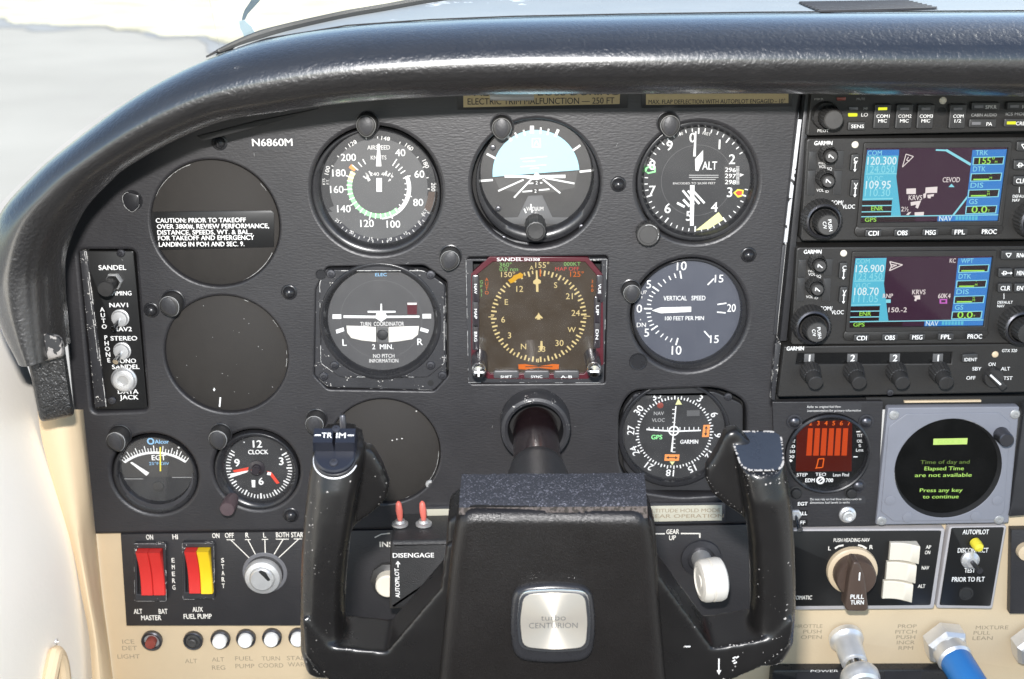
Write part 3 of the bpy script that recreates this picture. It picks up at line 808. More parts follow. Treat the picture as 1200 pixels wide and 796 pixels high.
# ================================================================ round instruments
def gauge(name, label, view, c, r_out, r_face, zf=-8., ztop=-4.0, face='dial', bez='bezel_gloss', glass=True, cat='gauge', out_c=None):
    t = Thing(name, label, cat, view[0] + c[0] / view[2], view[1] + c[1] / view[2]).view(*view)
    t.c = t.pt(*c, zf); t.kk = t.k(*c, zf); t.zf = zf
    ro, rf = r_out * t.kk, r_face * t.kk; t.rf = rf
    oc_ = t.pt(*(out_c or c), ztop)
    d = (oc_[0] - t.c[0], oc_[1] - t.c[1])
    prof = [(ro, -13), (ro, ztop - .8), (ro - .5, ztop - .15), (ro - 1.1, ztop), (max(rf + .3, ro - 2.6), ztop - .2), (rf + .1, zf + 1.0), (rf - .2, zf - .2)]
    if out_c:   # eccentric: bezel ring interpolates between the two centres
        mb = MB(); n = 64
        for i in range(n):
            a = 2 * math.pi * i / n
            for r, z in prof:
                f = (r - rf) / (ro - rf) if ro > rf else 0; f = max(0, min(1, f))
                mb.v.append((t.c[0] + d[0] * f + r * math.cos(a), t.c[1] + d[1] * f + r * math.sin(a), z))
        m_ = len(prof)
        for i in range(n):
            j = (i + 1) % n
            for k in range(m_ - 1): mb.f.append((i * m_ + k, j * m_ + k, j * m_ + k + 1, i * m_ + k + 1))
    else: mb = MB().lathe(prof, t.c[0], t.c[1], 64)
    t.part('bezel', mb, bez, smooth=50)
    t.part('dial_face', MB().disc(t.c[0], t.c[1], rf, zf, 64), face)
    if glass: t.part('glass', MB().disc(t.c[0], t.c[1], rf + .15, zf + 2.0, 64), 'glass')
    return t
def tk(t, m, ang, r0, r1, wd, dz=.12, name='markings'): t.L(m, name).tick(t.c[0], t.c[1], ang, r0 * t.kk, r1 * t.kk, wd * t.kk, t.zf + dz)
def arc(t, m, r0, r1, a0, a1, dz=.1, name='markings'): t.L(m, name).annulus(t.c[0], t.c[1], r0 * t.kk, r1 * t.kk, t.zf + dz, a0, a1)
def ztext(t, s, x, y, h, m='print', w=None, rot=0, dz=.14, bold=.012, name='lettering'): t.text(s, x, y, h, m, t.zf + dz, w, rot, bold, name=name)
def zpoly(t, m, pts, dz=.12, name='markings'): t.L(m, name).poly(t.pts(pts, t.zf + dz), t.zf + dz)
def zline(t, m, a, b, wd, dz=.12, name='markings'): t.L(m, name).line(t.pt(*a, t.zf + dz), t.pt(*b, t.zf + dz), wd * t.kk, t.zf + dz)
def needle(t, name, pts, m='white', z0=.85, z1=1.1): return t.part(name, MB().prism(t.pts(pts, t.zf + z1), t.zf + z0, t.zf + z1, 0, back=True), m, smooth=0)

# ---- airspeed
t = gauge('airspeed_indicator', 'round airspeed indicator with a white and green speed arc', (340, 90, 3.618), (375, 470), 274, 244, face='dial_grey', out_c=(362, 495))
arc(t, 'dial', 208, 243, -112, 100, .06, 'outer_scale'); arc(t, 'steel_dark', 222, 243, 118, 232, .06, 'outer_scale'); arc(t, 'brown_knob', 212, 240, 95, 116, .07, 'outer_scale')
arc(t, 'white', 121, 138, 68, 176); arc(t, 'green', 113, 132, 140, 284, .13); arc(t, 'pale_yellow', 113, 134, 284, 303, .13); arc(t, 'orange', 122, 150, 305, 312, .14)
angs = {40: 32, 60: 72, 80: 110.5, 100: 158, 120: 198, 140: 238.5, 160: 267, 180: 290, 200: 315}
for v_, (x, y) in {40: (467, 322), 60: (548, 413), 80: (543, 533), 100: (438, 625), 120: (326, 622), 140: (228, 560), 160: (198, 478), 180: (207, 408), 200: (247, 342)}.items():
    ztext(t, str(v_), x, y, 30, 'white', bold=.008)
for a in (34, 42, 50, 58, 70, 82, 94, 106, 118, 131, 144, 158, 168, 178, 188, 198, 208, 218, 228, 238, 248, 258, 267, 275, 283, 291, 300, 312, 323, 333): tk(t, 'white', a, 112, 146 if a in (34, 70, 106, 158, 198, 238, 267, 291, 312) else 136, 4.5, .16)
for s, x, y, r in (('100', 158, 397, -75), ('120', 265, 283, -30), ('140', 405, 262, 8), ('160', 505, 298, 35), ('180', 575, 370, 65), ('200', 607, 468, 92)): ztext(t, s, x, y, 17, 'print', rot=r, w=36)
for a in range(-64, 98, 13): tk(t, 'print', a, 208, 217, 4)
for a in range(118, 232, 5): tk(t, 'print', a, 230, 241 if a % 3 else 222, 3, .09)
for s, x, y, r in (('ALT', 568, 575, 128), ('0', 547, 617, 150), ('5', 493, 663, 160), ('10', 422, 690, 172), ('15', 343, 687, 185), ('20', 260, 660, 205), ('25', 200, 610, 220)): ztext(t, s, x, y, 13, 'print', rot=r + 180 if r > 90 and r < 270 else r)
for s, x, y in (('F.T.', 160, 445), ('KTS', 143, 445)): ztext(t, s, x, y, 11, 'print', rot=-88)
ztext(t, 'AIRSPEED', 375, 300, 18, 'print', w=96); ztext(t, 'KNOTS', 375, 343, 17, 'print', w=66); ztext(t, '240 40', 375, 413, 15, 'print', w=72)
for a in (-52, -40, -28, 28, 40, 52): tk(t, 'print', a, 62, 80, 6)
zpoly(t, 'print', [(318, 405), (330, 445), (342, 438)]); zpoly(t, 'print', [(436, 405), (414, 445), (426, 440)])
zpoly(t, 'dial', [(135, 505), (165, 500), (166, 560), (180, 572), (138, 578)], .1)
needle(t, 'pointer', [(371, 285), (379, 285), (387, 380), (364, 380)]); needle(t, 'pointer_tail', [(365, 430), (389, 430), (389, 488), (366, 488)])
t.done()

# ---- attitude indicator
t = gauge('attitude_indicator', 'round attitude indicator with blue sky half and vacuum label', (530, 90, 3.619), (355, 410), 262, 236, face='dial_brown', out_c=(362, 448))
cx, cy = t.c; rr = 184 * t.kk
ha = math.radians(4.2); z = t.zf
def half(sgn, m, nm, h0=0.):
    pts = []
    for i in range(33):
        a = ha + (math.pi * i / 32 if sgn > 0 else math.pi + math.pi * i / 32); pts.append((cx + rr * math.cos(a), cy + rr * math.sin(a)))
    t.part(nm, MB().poly(pts, z + .06), m)
half(1, 'sky_blue', 'sky_half'); half(-1, 'ground_dial', 'ground_half')
zpoly(t, 'ground_dial2', [(178, 430), (532, 402), (520, 470), (430, 490), (290, 495), (200, 475)], .08)
for (a, b, w) in (((338, 208), (338, 240), 17), ((266, 237), (276, 258), 7), ((302, 226), (309, 250), 7), ((376, 215), (374, 242), 7), ((409, 221), (404, 247), 7), ((450, 224), (436, 254), 12),
                  ((232, 248), (251, 272), 11), ((543, 291), (512, 313), 9), ((146, 327), (184, 347), 9), ((120, 442), (172, 438), 9), ((540, 403), (589, 398), 9)): zline(t, 'white', a, b, w, .14)
zpoly(t, 'pale_yellow', [(338, 300), (338, 262), (374, 260), (376, 300)], .09); zpoly(t, 'sky_blue', [(341, 297), (341, 265), (371, 263), (372, 297)], .11); zline(t, 'white', (347, 292), (357, 270), 3, .13); zline(t, 'white', (357, 270), (366, 291), 3, .13)
for a, b in (((290, 348), (402, 338)), ((300, 360), (352, 358)), ((290, 382), (398, 374)), ((330, 390), (368, 387))): zline(t, 'white', a, b, 3, .1)
for a, b, w in (((195, 485), (302, 437), 7), ((262, 513), (338, 432), 7), ((458, 494), (384, 435), 7), ((518, 453), (395, 430), 7), ((298, 488), (412, 477), 6), ((322, 453), (382, 450), 5)): zline(t, 'white', a, b, w, .12)
for x, y in ((358, 450), (353, 485)): zpoly(t, 'ground_dial', [(x - 14, y - 10), (x + 14, y - 11), (x + 14, y + 10), (x - 14, y + 11)], .125); ztext(t, '2', x, y, 14, 'white', dz=.14)
arc_pts = []
t.part('mask', MB().prism(t.pts([(322, 505), (382, 503), (425, 596), (545, 598), (530, 625), (180, 625), (165, 600), (278, 596)], z + .5), z + .2, z + .5, .1), 'dial_grey')
ztext(t, 'VACUUM', 350, 560, 16, 'print', w=72, dz=.6); 
for a, b in (((305, 560), (313, 578)), ((333, 540), (338, 576))): zline(t, 'white', a, b, 6, .62)
needle(t, 'miniature_airplane', [(222, 418), (300, 418), (345, 420), (352, 408), (362, 408), (372, 418), (480, 416), (480, 430), (385, 430), (360, 438), (340, 436), (300, 428), (222, 428)], z0=.7, z1=.95)
kx, ky = t.pt(357, 655, 2)
t.part('caging_knob', MB().lathe([(6.6, -6), (6.4, -1), (6.2, 1), (6.4, 3), (6.4, 14), (6, 15.2), (5.2, 15.4), (4.8, 14.6), (0, 14.4)], *t.pt(352, 628, -3), 28, knurl=.06), 'knob', smooth=25)
for x, y in ((135, 635), (548, 637), (218, 685), (195, 565), (172, 305)):
    t.part('screw', screw_mb(*t.pt(x, y, -4.2), -4.1 if x != 172 and x != 195 else -7.6, 1.8), 'steel_dark')
t.done()
# mounting ear visible through the cut-out, lower left
ear = t.pts([(95, 650), (130, 618), (250, 690), (330, 705), (320, 735), (150, 728), (105, 705)], -4.4)
t.part('mounting_ear', MB().prism(round_poly(ear, 3), -9, -4.4, 1), 'case')

# ---- altimeter
t = gauge('altimeter', 'round altimeter with single digits and a striped low altitude flag', (710, 90, 3.618), (386, 440), 258, 227, face='dial')
for s, x, y in (('0', 368, 258), ('1', 482, 287), ('2', 535, 350), ('3', 525, 490), ('4', 460, 553), ('5', 352, 590), ('6', 262, 558), ('7', 197, 483), ('8', 197, 375), ('9', 270, 292)): ztext(t, s, x, y, 40, 'white', bold=.015)
for i in range(50):
    a = i * 7.2; 
    if 62 < a < 100: continue
    tk(t, 'white', a, 208 if i % 5 else 198, 222, 4 if i % 5 else 6)
t.L('dial_grey', 'inner_ring').annulus(t.c[0], t.c[1], 150 * t.kk, 152 * t.kk, z + .06)
ztext(t, 'FEET', 428, 242, 12, 'print', rot=12); ztext(t, '100', 316, 243, 12, 'print', rot=-18)
ztext(t, 'ALT', 440, 377, 34, 'white', w=62, bold=.01); 
for y, w_ in ((418, 125), (427, 125), (436, 100)): zline(t, 'print_dim', (415 - w_ / 2, y), (415 + w_ / 2, y), 3.5)
ztext(t, 'ENCODED TO 20,000 FEET', 375, 452, 8, 'print', w=180)
zpoly(t, 'dial_brown', [(500, 378), (565, 376), (568, 455), (500, 458)], .1)
for i, s in enumerate(('296', '297', '298')): ztext(t, s, 528, 395 + 26 * i, 18, 'white', w=46, rot=3)
for i in range(14): zline(t, 'white', (552, 382 + i * 5.6), (566, 382 + i * 5.6), 2)
zpoly(t, 'white', [(586, 415), (568, 410), (568, 425)], .15)
zpoly(t, 'green', [(166, 388), (182, 378), (210, 380), (212, 405), (180, 412), (166, 402)]); zpoly(t, 'dial', [(174, 390), (184, 385), (203, 387), (204, 400), (183, 405), (174, 399)], .15)
zpoly(t, 'yellow', [(540, 492), (558, 477), (584, 480), (582, 505), (560, 513)]); zpoly(t, 'red', [(548, 492), (560, 483), (578, 485), (576, 500), (560, 505)], .15)
zpoly(t, 'pale_yellow', [(380, 652), (478, 574), (500, 605), (440, 643)], .14)
for i in range(5): 
    x = 300 + i * 22; zline(t, 'white', (x + 2 + i * 4, 535 - i * 14), (x + 34 - i * 1, 552 - i * 2), 10, .1) if i < 2 else zline(t, 'white', (x - 18, 482 + (i - 2) * 1), (x + 30, 542 - (i - 2) * 3), 9, .1)
needle(t, 'long_pointer', [(357, 460), (376, 460), (372, 632), (357, 632)]); needle(t, 'short_pointer', [(378, 350), (412, 312), (412, 355), (392, 400), (380, 398)], z0=1.15, z1=1.35)
needle(t, 'thin_pointer', [(378, 232), (384, 232), (381, 338), (370, 338)], z0=1.4, z1=1.55)
t.part('barometric_knob', MB().lathe([(6.5, -6), (6.5, 1), (7.2, 1.5), (7.4, 9), (6.9, 9.6)], *t.pt(172, 652, -2), 36, knurl=.05), 'knob', smooth=20)
t.part('knob_cap', MB().lathe([(6.9, 9.55), (6.6, 10), (5.5, 10.05), (5.2, 9.7), (0, 9.7)], *t.pt(172, 652, -2), 28), 'knob_face', smooth=30)
edge_wear(t, circ(*t.pt(172, 652, -2), 6.3, 40), 10.1, .45, .75, 'silver_dull', 2, step=.6)
t.done()

# ---- turn coordinator
t = gauge('turn_coordinator', 'square-flanged turn coordinator with white aircraft symbol and slip tube', (340, 290, 4.191), (447, 355), 300, 262, zf=-5, ztop=.2, face='dial_tc')
fl = MB().prism(round_poly(t.pts([(122, 165), (175, 108), (650, 108), (764, 185), (768, 640), (706, 704), (188, 690), (118, 630)], -1), 2), -7, -1.5, .8, [circ(*t.c, 292 * t.kk)])
t.part('flange', fl, 'case_worn')
f2 = MB().prism(round_poly(t.pts([(142, 165), (195, 112), (655, 112), (758, 182), (760, 570), (676, 640), (245, 640), (148, 572)], 0), 2), -1.8, -.2, .6, [circ(*t.c, 294 * t.kk)])
t.part('clamp_plate', f2, 'case_worn')
edge_wear(t, ccw(round_poly(t.pts([(144, 167), (196, 114), (654, 114), (756, 184), (758, 569), (675, 638), (246, 638), (150, 571)], 0), 2)), -.15, .35, .6, 'print', 3); edge_wear(t, ccw(round_poly(t.pts([(122, 165), (175, 108), (650, 108), (764, 185), (768, 640), (706, 704), (188, 690), (118, 630)], -1), 2)), -2.0, .3, .3, 'print_dim', 8)
for x, y in ((200, 130), (690, 135), (217, 580), (690, 580), (163, 637), (747, 632)): t.part('screw', screw_mb(*t.pt(x, y, 0), -.2 if y < 600 else -1.4, 2.9), 'steel_dark')
t.part('tuning_hole', MB().disc(*t.pt(690, 667, -1.4), 2, -1.42, 16), 'dark')
t.L('dial_grey', 'inner_ring').annulus(t.c[0], t.c[1], 199 * t.kk, 201.5 * t.kk, t.zf + .06)
ztext(t, 'DC', 442, 110, 15, 'print_blue'); ztext(t, 'ELEC', 446, 134, 15, 'print_blue', w=56)
for x0, x1, y in ((208, 251, 340), (650, 692, 338)): zpoly(t, 'white', [(x0, y - 11), (x1, y - 11), (x1, y + 11), (x0, y + 11)])
zpoly(t, 'white', [(224, 405), (262, 393), (266, 411), (228, 424)]); zpoly(t, 'white', [(642, 393), (682, 405), (676, 421), (638, 410)])
ztext(t, 'TURN  COORDINATOR', 452, 376, 20, 'print', w=214); ztext(t, 'L', 267, 467, 32, 'white'); ztext(t, 'R', 638, 464, 32, 'white'); ztext(t, '2  MIN.', 455, 488, 24, 'white', w=104); ztext(t, 'NO PITCH', 460, 533, 18, 'print', w=104); ztext(t, 'INFORMATION', 460, 557, 18, 'print', w=142)
zpoly(t, 'maroon', [(574, 271), (624, 271), (622, 330), (576, 330)], .1); zpoly(t, 'print', [(576, 272), (622, 272), (622, 282), (576, 282)], .12)
tube_ = [(276, 386), (360, 388), (425, 393), (480, 393), (560, 389), (633, 388), (628, 430), (600, 452), (540, 462), (480, 468), (425, 466), (350, 458), (300, 446), (280, 420)]
t.part('slip_tube', MB().prism(t.pts(tube_, t.zf + 1), t.zf + .1, t.zf + 1, .4), 'cream')
t.part('slip_ball', MB().dome(*t.pt(453, 430, t.zf + 1), 28 * t.kk, t.zf + .9, 1.2), 'dial')
for x in (424, 481): zline(t, 'dial', (x, 390), (x, 468), 5, 1.06, 'tube_mark')
t.part('ball_window', MB().poly(t.pts([(427, 392), (478, 392), (478, 468), (427, 468)], t.zf + 1.04), t.zf + 1.04), 'dial_grey')
pl_ = MB()
pl_.prism(t.pts([(262, 334), (420, 336), (425, 322), (380, 320), (381, 312), (443, 312), (444, 277), (451, 277), (452, 312), (518, 312), (518, 320), (468, 322), (474, 336), (635, 335), (635, 345), (474, 347), (447, 366), (420, 348), (262, 347)], t.zf + 1.3), t.zf + 1.15, t.zf + 1.3, 0, back=True)
t.part('aircraft_symbol', pl_, 'white', smooth=0); t.done()

# ---- vertical speed
t = gauge('vertical_speed_indicator', 'blue-grey vertical speed indicator reading zero', (710, 290, 4.973), (474, 372), 338, 310, face='dial_blue', ztop=-4.2, out_c=(490, 395))
for s, x, y, h in (('10', 442, 108, 50), ('5', 250, 215, 46), ('0', 195, 357, 46), ('5', 238, 497, 46), ('10', 412, 600, 50), ('15', 660, 182, 44), ('20', 732, 353, 44), ('15', 633, 535, 44)): ztext(t, s, x, y, h, 'white', bold=.008, w=None if len(s) < 2 else h * 1.12)
ztext(t, 'UP', 222, 262, 20, 'print', rot=-10); ztext(t, 'DN', 207, 452, 25, 'print'); ztext(t, 'VERTICAL   SPEED', 458, 296, 26, 'white', w=244); ztext(t, '100 FEET PER MIN', 458, 413, 23, 'white', w=226)
for a, b, w in (((432, 137), (440, 182), 8), ((399, 152), (408, 178), 6), ((367, 167), (379, 190), 6), ((334, 187), (350, 208), 6), ((304, 208), (326, 228), 6), ((272, 229), (309, 255), 9), ((267, 257), (288, 270), 6), ((252, 280), (275, 290), 6), ((243, 305), (268, 312), 6), ((240, 331), (264, 334), 6), ((222, 357), (270, 358), 9),
                ((235, 384), (262, 383), 6), ((240, 408), (265, 405), 6), ((246, 432), (270, 426), 6), ((255, 457), (280, 447), 6), ((264, 482), (302, 457), 9), ((290, 503), (310, 485), 6), ((318, 523), (336, 503), 6), ((346, 540), (360, 520), 6), ((375, 552), (386, 530), 6), ((408, 570), (420, 528), 9),
                ((593, 219), (630, 182), 8), ((650, 333), (703, 325), 8), ((648, 377), (698, 382), 8), ((573, 488), (606, 525), 8)): zline(t, 'white', a, b, w)
zpoly(t, 'print', [(210, 300), (206, 286), (214, 286)]); zpoly(t, 'print', [(202, 415), (198, 425), (206, 425)])
needle(t, 'pointer', [(268, 368), (320, 350), (497, 346), (497, 376), (320, 384)]); t.done()

# ---- course deviation indicator
t = gauge('course_deviation_indicator', 'course deviation indicator with white compass card and crossed needles', (710, 440, 4.423), (352, 292), 290, 264, face='dial', ztop=-3.6, out_c=(355, 312))
zf = t.zf; C0 = t.pt(352, 287, zf); k = t.kk
fl = MB().prism(round_poly(t.pts([(88, 175), (150, 92), (560, 84), (712, 150), (712, 470), (660, 540), (560, 600), (200, 598), (90, 480)], -5.5), 3), -11, -5.5, .8, [circ(C0[0], C0[1] - 1.5, 268 * k)])
t.part('flange', fl, 'case')
for x, y in ((158, 112), (634, 110)): t.part('screw', screw_mb(*t.pt(x, y, -5.5), -5.2, 2.7), 'steel_dark')
t.c = C1 = t.pt(355, 297, zf)
for i, s in enumerate(('0', '3', '6', '9', '12', '15', '18', '21', '24', '27', '30', '33')):
    a = i * 30 + 4; ra = math.radians(a)
    t.L('white').text(s, C1[0] + 226 * k * math.sin(ra), C1[1] + 226 * k * math.cos(ra), 36 * k, zf + .14, rot=-ra, bold=.022)
for i in range(72): tk(t, 'white', i * 5 + 4, 184, 203 if i % 2 else 196, 6)
for i in range(-5, 6):
    if i: zline(t, 'white', (352 + i * 24 + (8 if i > 0 else -8), 268), (352 + i * 24 + (8 if i > 0 else -8), 284), 4); 
for i in range(-5, 6):
    if i: zline(t, 'white', (344, 287 + i * 22), (360, 287 + i * 22), 4)
t.L('white', 'markings').annulus(*C0, 20 * k, 28 * k, zf + .2)
needle(t, 'glideslope_needle', [(210, 276), (352, 287), (492, 282), (492, 289), (352, 294), (210, 284)]); needle(t, 'course_needle', [(360, 160), (366, 160), (354, 290), (346, 396), (336, 396), (348, 290)], z0=.8, z1=1.0)
zpoly(t, 'pale_yellow', [(376, 120), (394, 151), (360, 152)], .2); zpoly(t, 'pale_yellow', [(330, 446), (358, 446), (344, 466)], .2)
zpoly(t, 'orange', [(506, 257), (540, 256), (534, 319), (498, 320)], .16); zpoly(t, 'orange', [(306, 409), (382, 410), (378, 443), (303, 443)], .16)
for a, b in (((520, 268), (518, 308)),): zline(t, 'dial', a, b, 5, .2)
zpoly(t, 'dial', [(520, 262), (512, 276), (529, 276)], .2); zpoly(t, 'dial', [(517, 314), (509, 300), (526, 300)], .2)
zline(t, 'dial', (322, 426), (364, 427), 5, .2); zpoly(t, 'dial', [(312, 426), (326, 419), (326, 434)], .2); zpoly(t, 'dial', [(374, 427), (360, 419), (360, 435)], .2)
ztext(t, 'NAV', 275, 197, 18, 'print_dim', w=52); ztext(t, 'VLOC', 272, 232, 18, 'print_dim', w=66); ztext(t, 'GPS', 264, 320, 22, 'green', w=56, bold=.03); ztext(t, 'GARMIN', 432, 344, 20, 'white', w=92, bold=.04)
zpoly(t, 'dial_grey', [(420, 182), (486, 180), (486, 210), (420, 212)], .1); t.part('sensor', MB().dome(*t.pt(282, 156, zf + .2), 17 * k, zf + .1, .4), 'lens_red'); t.done()

# ---- exhaust temperature gauge and clock
V_ = (100, 470, 4.444)
t = gauge('exhaust_temperature_gauge', 'small exhaust gas temperature gauge with a yellow reference bar', V_, (375, 350), 218, 186, zf=-5, ztop=-.6, face='dial_brown', out_c=(362, 392))
ac = t.pt(382, 512, t.zf); 
for i in range(25):
    a = math.radians(-37 + i * 74 / 24); r0 = 262 * t.kk; r1 = (290 if i % 3 else 305) * t.kk
    t.L('white', 'markings').line((ac[0] + r0 * math.sin(a), ac[1] + r0 * math.cos(a)), (ac[0] + r1 * math.sin(a), ac[1] + r1 * math.cos(a)), 4.5 * t.kk, t.zf + .14)
t.L('white', 'markings').annulus(*ac, 258 * t.kk, 271 * t.kk, t.zf + .12, -37, 37)
t.part('mask', MB().poly([(t.c[0] + t.rf * math.cos(a), t.c[1] + t.rf * math.sin(a)) for a in [math.radians(195 + i * 150 / 24) for i in range(25)]], t.zf + .3), 'dial')
zline(t, 'print_dim', (193, 406), (300, 406), 3, .32); zline(t, 'print_dim', (452, 398), (566, 398), 3, .32)
ztext(t, 'EGT', 382, 295, 26, 'white', w=72, bold=.03); ztext(t, '25°F DIV', 384, 326, 15, 'print_blue', w=104); ztext(t, 'Alcor', 398, 212, 20, 'print_blue', w=74, bold=.03)
t.L('print_blue', 'markings').annulus(*t.pt(340, 210, t.zf + .14), 11 * t.kk, 19 * t.kk, t.zf + .14); zpoly(t, 'white', [(487, 235), (480, 242), (487, 249), (494, 242)])
zline(t, 'white', (480, 255), (472, 285), 5); zline(t, 'yellow', (390, 240), (391, 366), 7, .35)
needle(t, 'pointer', [(233, 322), (243, 318), (333, 375), (318, 390)]); t.part('adjuster', MB().lathe([(7 * .5, t.zf), (3.5, t.zf + .8), (2.6, t.zf + 1), (0, t.zf + .9)], *t.pt(382, 445, t.zf), 20), 'knob')
mb = MB()
for i in range(35):
    q = math.radians(95 + i * 5); r1 = t.rf * (1.03 + .12 * math.sin(math.pi * i / 34) ** .7)
    mb.v += [(t.c[0] + t.rf * 1.02 * math.sin(q), t.c[1] + t.rf * 1.02 * math.cos(q), -.4), (t.c[0] + r1 * math.sin(q), t.c[1] + r1 * math.cos(q), -.3)]
    if i: mb.f.append((2 * i - 2, 2 * i - 1, 2 * i + 1, 2 * i))
t.part('rim_highlight', mb, 'steel_dark'); t.done()  # silver lower rim, its highlight shaped as a tapered crescent

t = gauge('clock', 'small round panel clock with red and white hands', V_, (905, 350), 218, 180, zf=-5, ztop=-.8, face='dial', out_c=(890, 370))
ztext(t, '12', 896, 224, 36, 'white', w=46, bold=.03); ztext(t, '3', 1020, 314, 38, 'white', bold=.03); ztext(t, '9', 790, 322, 38, 'white', bold=.03); ztext(t, '6', 915, 418, 36, 'white', bold=.03); ztext(t, 'CLOCK', 900, 266, 22, 'white', w=104, bold=.03)
for i in range(60):
    a = i * 6
    if -52 < (a if a < 180 else a - 360) < 60 and a != 0: continue
    if a == 0: continue
    tk(t, 'white', a, 150 if i % 5 else 142, 172, 5 if i % 5 else 8)
for x, y in ((827, 215), (1020, 252)): zpoly(t, 'white', [(x - 4, y), (x, y - 4), (x + 4, y), (x, y + 4)])
needle(t, 'hour_hand', [(850, 345), (845, 365), (775, 372), (768, 362)], 'red', .2, .4); needle(t, 'minute_hand', [(850, 362), (842, 372), (750, 402), (760, 378)], 'white', .45, .6); needle(t, 'second_hand', [(945, 365), (970, 372), (1012, 428), (996, 432)], 'red', .5, .7); zpoly(t, 'white', [(950, 370), (968, 372), (965, 388), (945, 384)], .74)
zpoly(t, 'white', [(865, 412), (885, 412), (885, 450), (868, 450)])
hx, hy = t.pt(895, 345, t.zf)
t.part('centre_cap', MB().lathe([(42 * t.kk, t.zf + .8), (42 * t.kk, t.zf + 2), (26 * t.kk, t.zf + 2.4), (24 * t.kk, t.zf + 6), (19 * t.kk, t.zf + 7), (0, t.zf + 7)], hx, hy, 28), 'smoke')
t.part('setting_knob', MB().lathe([(4.2, -2), (4.2, 2), (4.8, 3), (4.9, 14), (4.4, 15), (0, 15.2)], *t.pt(762, 515, 0), 24), 'mauve_knob', smooth=30); t.done()

# ---- blank covers over vacant instrument holes
def blank(label, view, c, r, bite=None, extra=None):
    t = Thing('blanking_plate', label, 'cover plate', view[0] + c[0] / view[2], view[1] + c[1] / view[2], 'blank covers in empty instrument holes').view(*view)
    t.c = t.pt(*c, -4); t.kk = t.k(*c, -4); t.zf = -4
    edge_wear(t, circ(*t.c, r * t.kk - .6, 90), -3.9, .35, .35, 'print_dim', int(c[0]))
    t.part('cover_disc', MB().lathe([(r * t.kk, -8.5), (r * t.kk, -4.4), (r * t.kk - .5, -4), (0, -4)], *t.c, 64), 'blank', smooth=50)
    return t
t = blank('black blank cover disc bearing the takeoff caution placard', (160, 170, 4.421), (405, 410), 334)
q = [(78, 347), (695, 340), (712, 352), (712, 530), (120, 545), (72, 470)]
t.part('caution_placard', MB().prism(t.pts(q, -3.4), -3.9, -3.4, .15), 'placard_black')
for s, x0, x1, y in (('CAUTION: PRIOR TO TAKEOFF', 100, 566, 390), ('OVER 3800#, REVIEW PERFORMANCE,', 106, 686, 421), ('DISTANCE, SPEEDS, WT. & BAL.,', 108, 598, 452), ('FOR TAKEOFF AND EMERGENCY', 112, 610, 481), ('LANDING IN POH AND SEC. 9.', 116, 558, 514)):
    t.text(s, (x0 + x1) / 2, y, 23, 'white', -3.25, w=x1 - x0, bold=.03)
t.done()
t = blank('plain scratched black blank cover disc beside the jack plate', (170, 330, 4.42), (415, 380), 325)
random.seed(3)
for i in range(22):
    x, y = random.uniform(130, 700), random.uniform(110, 620); s = random.uniform(.8, 2.4)
    zpoly(t, 'print_dim', [(x - s, y), (x, y - s), (x + s * 1.4, y + s * .3), (x, y + s)], .04, 'chips')
zline(t, 'white', (390, 600), (386, 650), 8, .05, 'chips'); zpoly(t, 'white', [(352, 560), (358, 550), (364, 560), (357, 570)], .05, 'chips'); t.done()
t = blank('plain black blank cover disc behind the left yoke grip', (340, 460, 2.368), (260, 164), 155)
for x, y in ((350, 52), (283, 133), (296, 130), (310, 128)): zpoly(t, 'print', [(x - 2, y), (x, y - 2), (x + 3, y), (x, y + 2)], .05, 'chips')
t.part('screw', screw_mb(*t.pt(388, 257, 0), -1, 3), 'silver_dull'); t.done()

# ---- post lights: small hooded lamps at the rim of each instrument
posts = [(431, 147, 180, 1.0, 'black hooded post light above the airspeed indicator'), (588, 150, 180, 1., 'black hooded post light above the attitude indicator'), (783, 147, 180, 1., 'black hooded post light above the altimeter'),
         (528, 303, 200, 1., 'black hooded post light between the attitude indicator and turn coordinator'), (739, 342, 180, .9, 'black hooded post light left of the vertical speed indicator'), (203, 356, 150, 1.05, 'black hooded post light above the scratched blank cover'),
         (141, 513, 160, 1.05, 'grey hooded post light above the exhaust temperature gauge'), (259, 511, 170, 1.02, 'grey hooded post light above the clock'), (371, 494, 180, 1., 'black hooded post light above the trim switch grip'), ]
hood = None; ringm = None; capm = None
def teardrop(r, tip): 
    o = []
    for i in range(28):
        a = 2 * math.pi * i / 28; s = 1 + tip * max(0, math.cos(a)) ** 3; o.append((r * s * math.cos(a), r * math.sin(a)))
    return o
hood = MB().prism(teardrop(6.1, .22), .05, 10.5, 1.6, seg=3, back=True).mesh('hood', 40)
ringm = MB().lathe([(7.2, .02), (7.1, .5), (6.5, .7), (6.1, .4)], n=28).mesh('socket_ring')
capm = MB().prism([(p[0] - .3, p[1] * .72) for p in teardrop(5.2, .1)], 10.3, 10.8, .4, seg=2).mesh('lamp_cap', 40)
rim_ = MB(); td_ = teardrop(5.75, .19)  # pale ring standing for the highlight round the hood's edge
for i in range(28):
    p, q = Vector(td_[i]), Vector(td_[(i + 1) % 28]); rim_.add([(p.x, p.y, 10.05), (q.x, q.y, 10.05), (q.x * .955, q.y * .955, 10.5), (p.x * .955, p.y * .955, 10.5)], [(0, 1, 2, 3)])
rim_ = rim_.mesh('cap_highlight', 0); rim_.materials.append(M['print_dim'])
hood.materials.append(M['knob']); ringm.materials.append(M['bezel_gloss']); capm.materials.append(M['case_worn'])
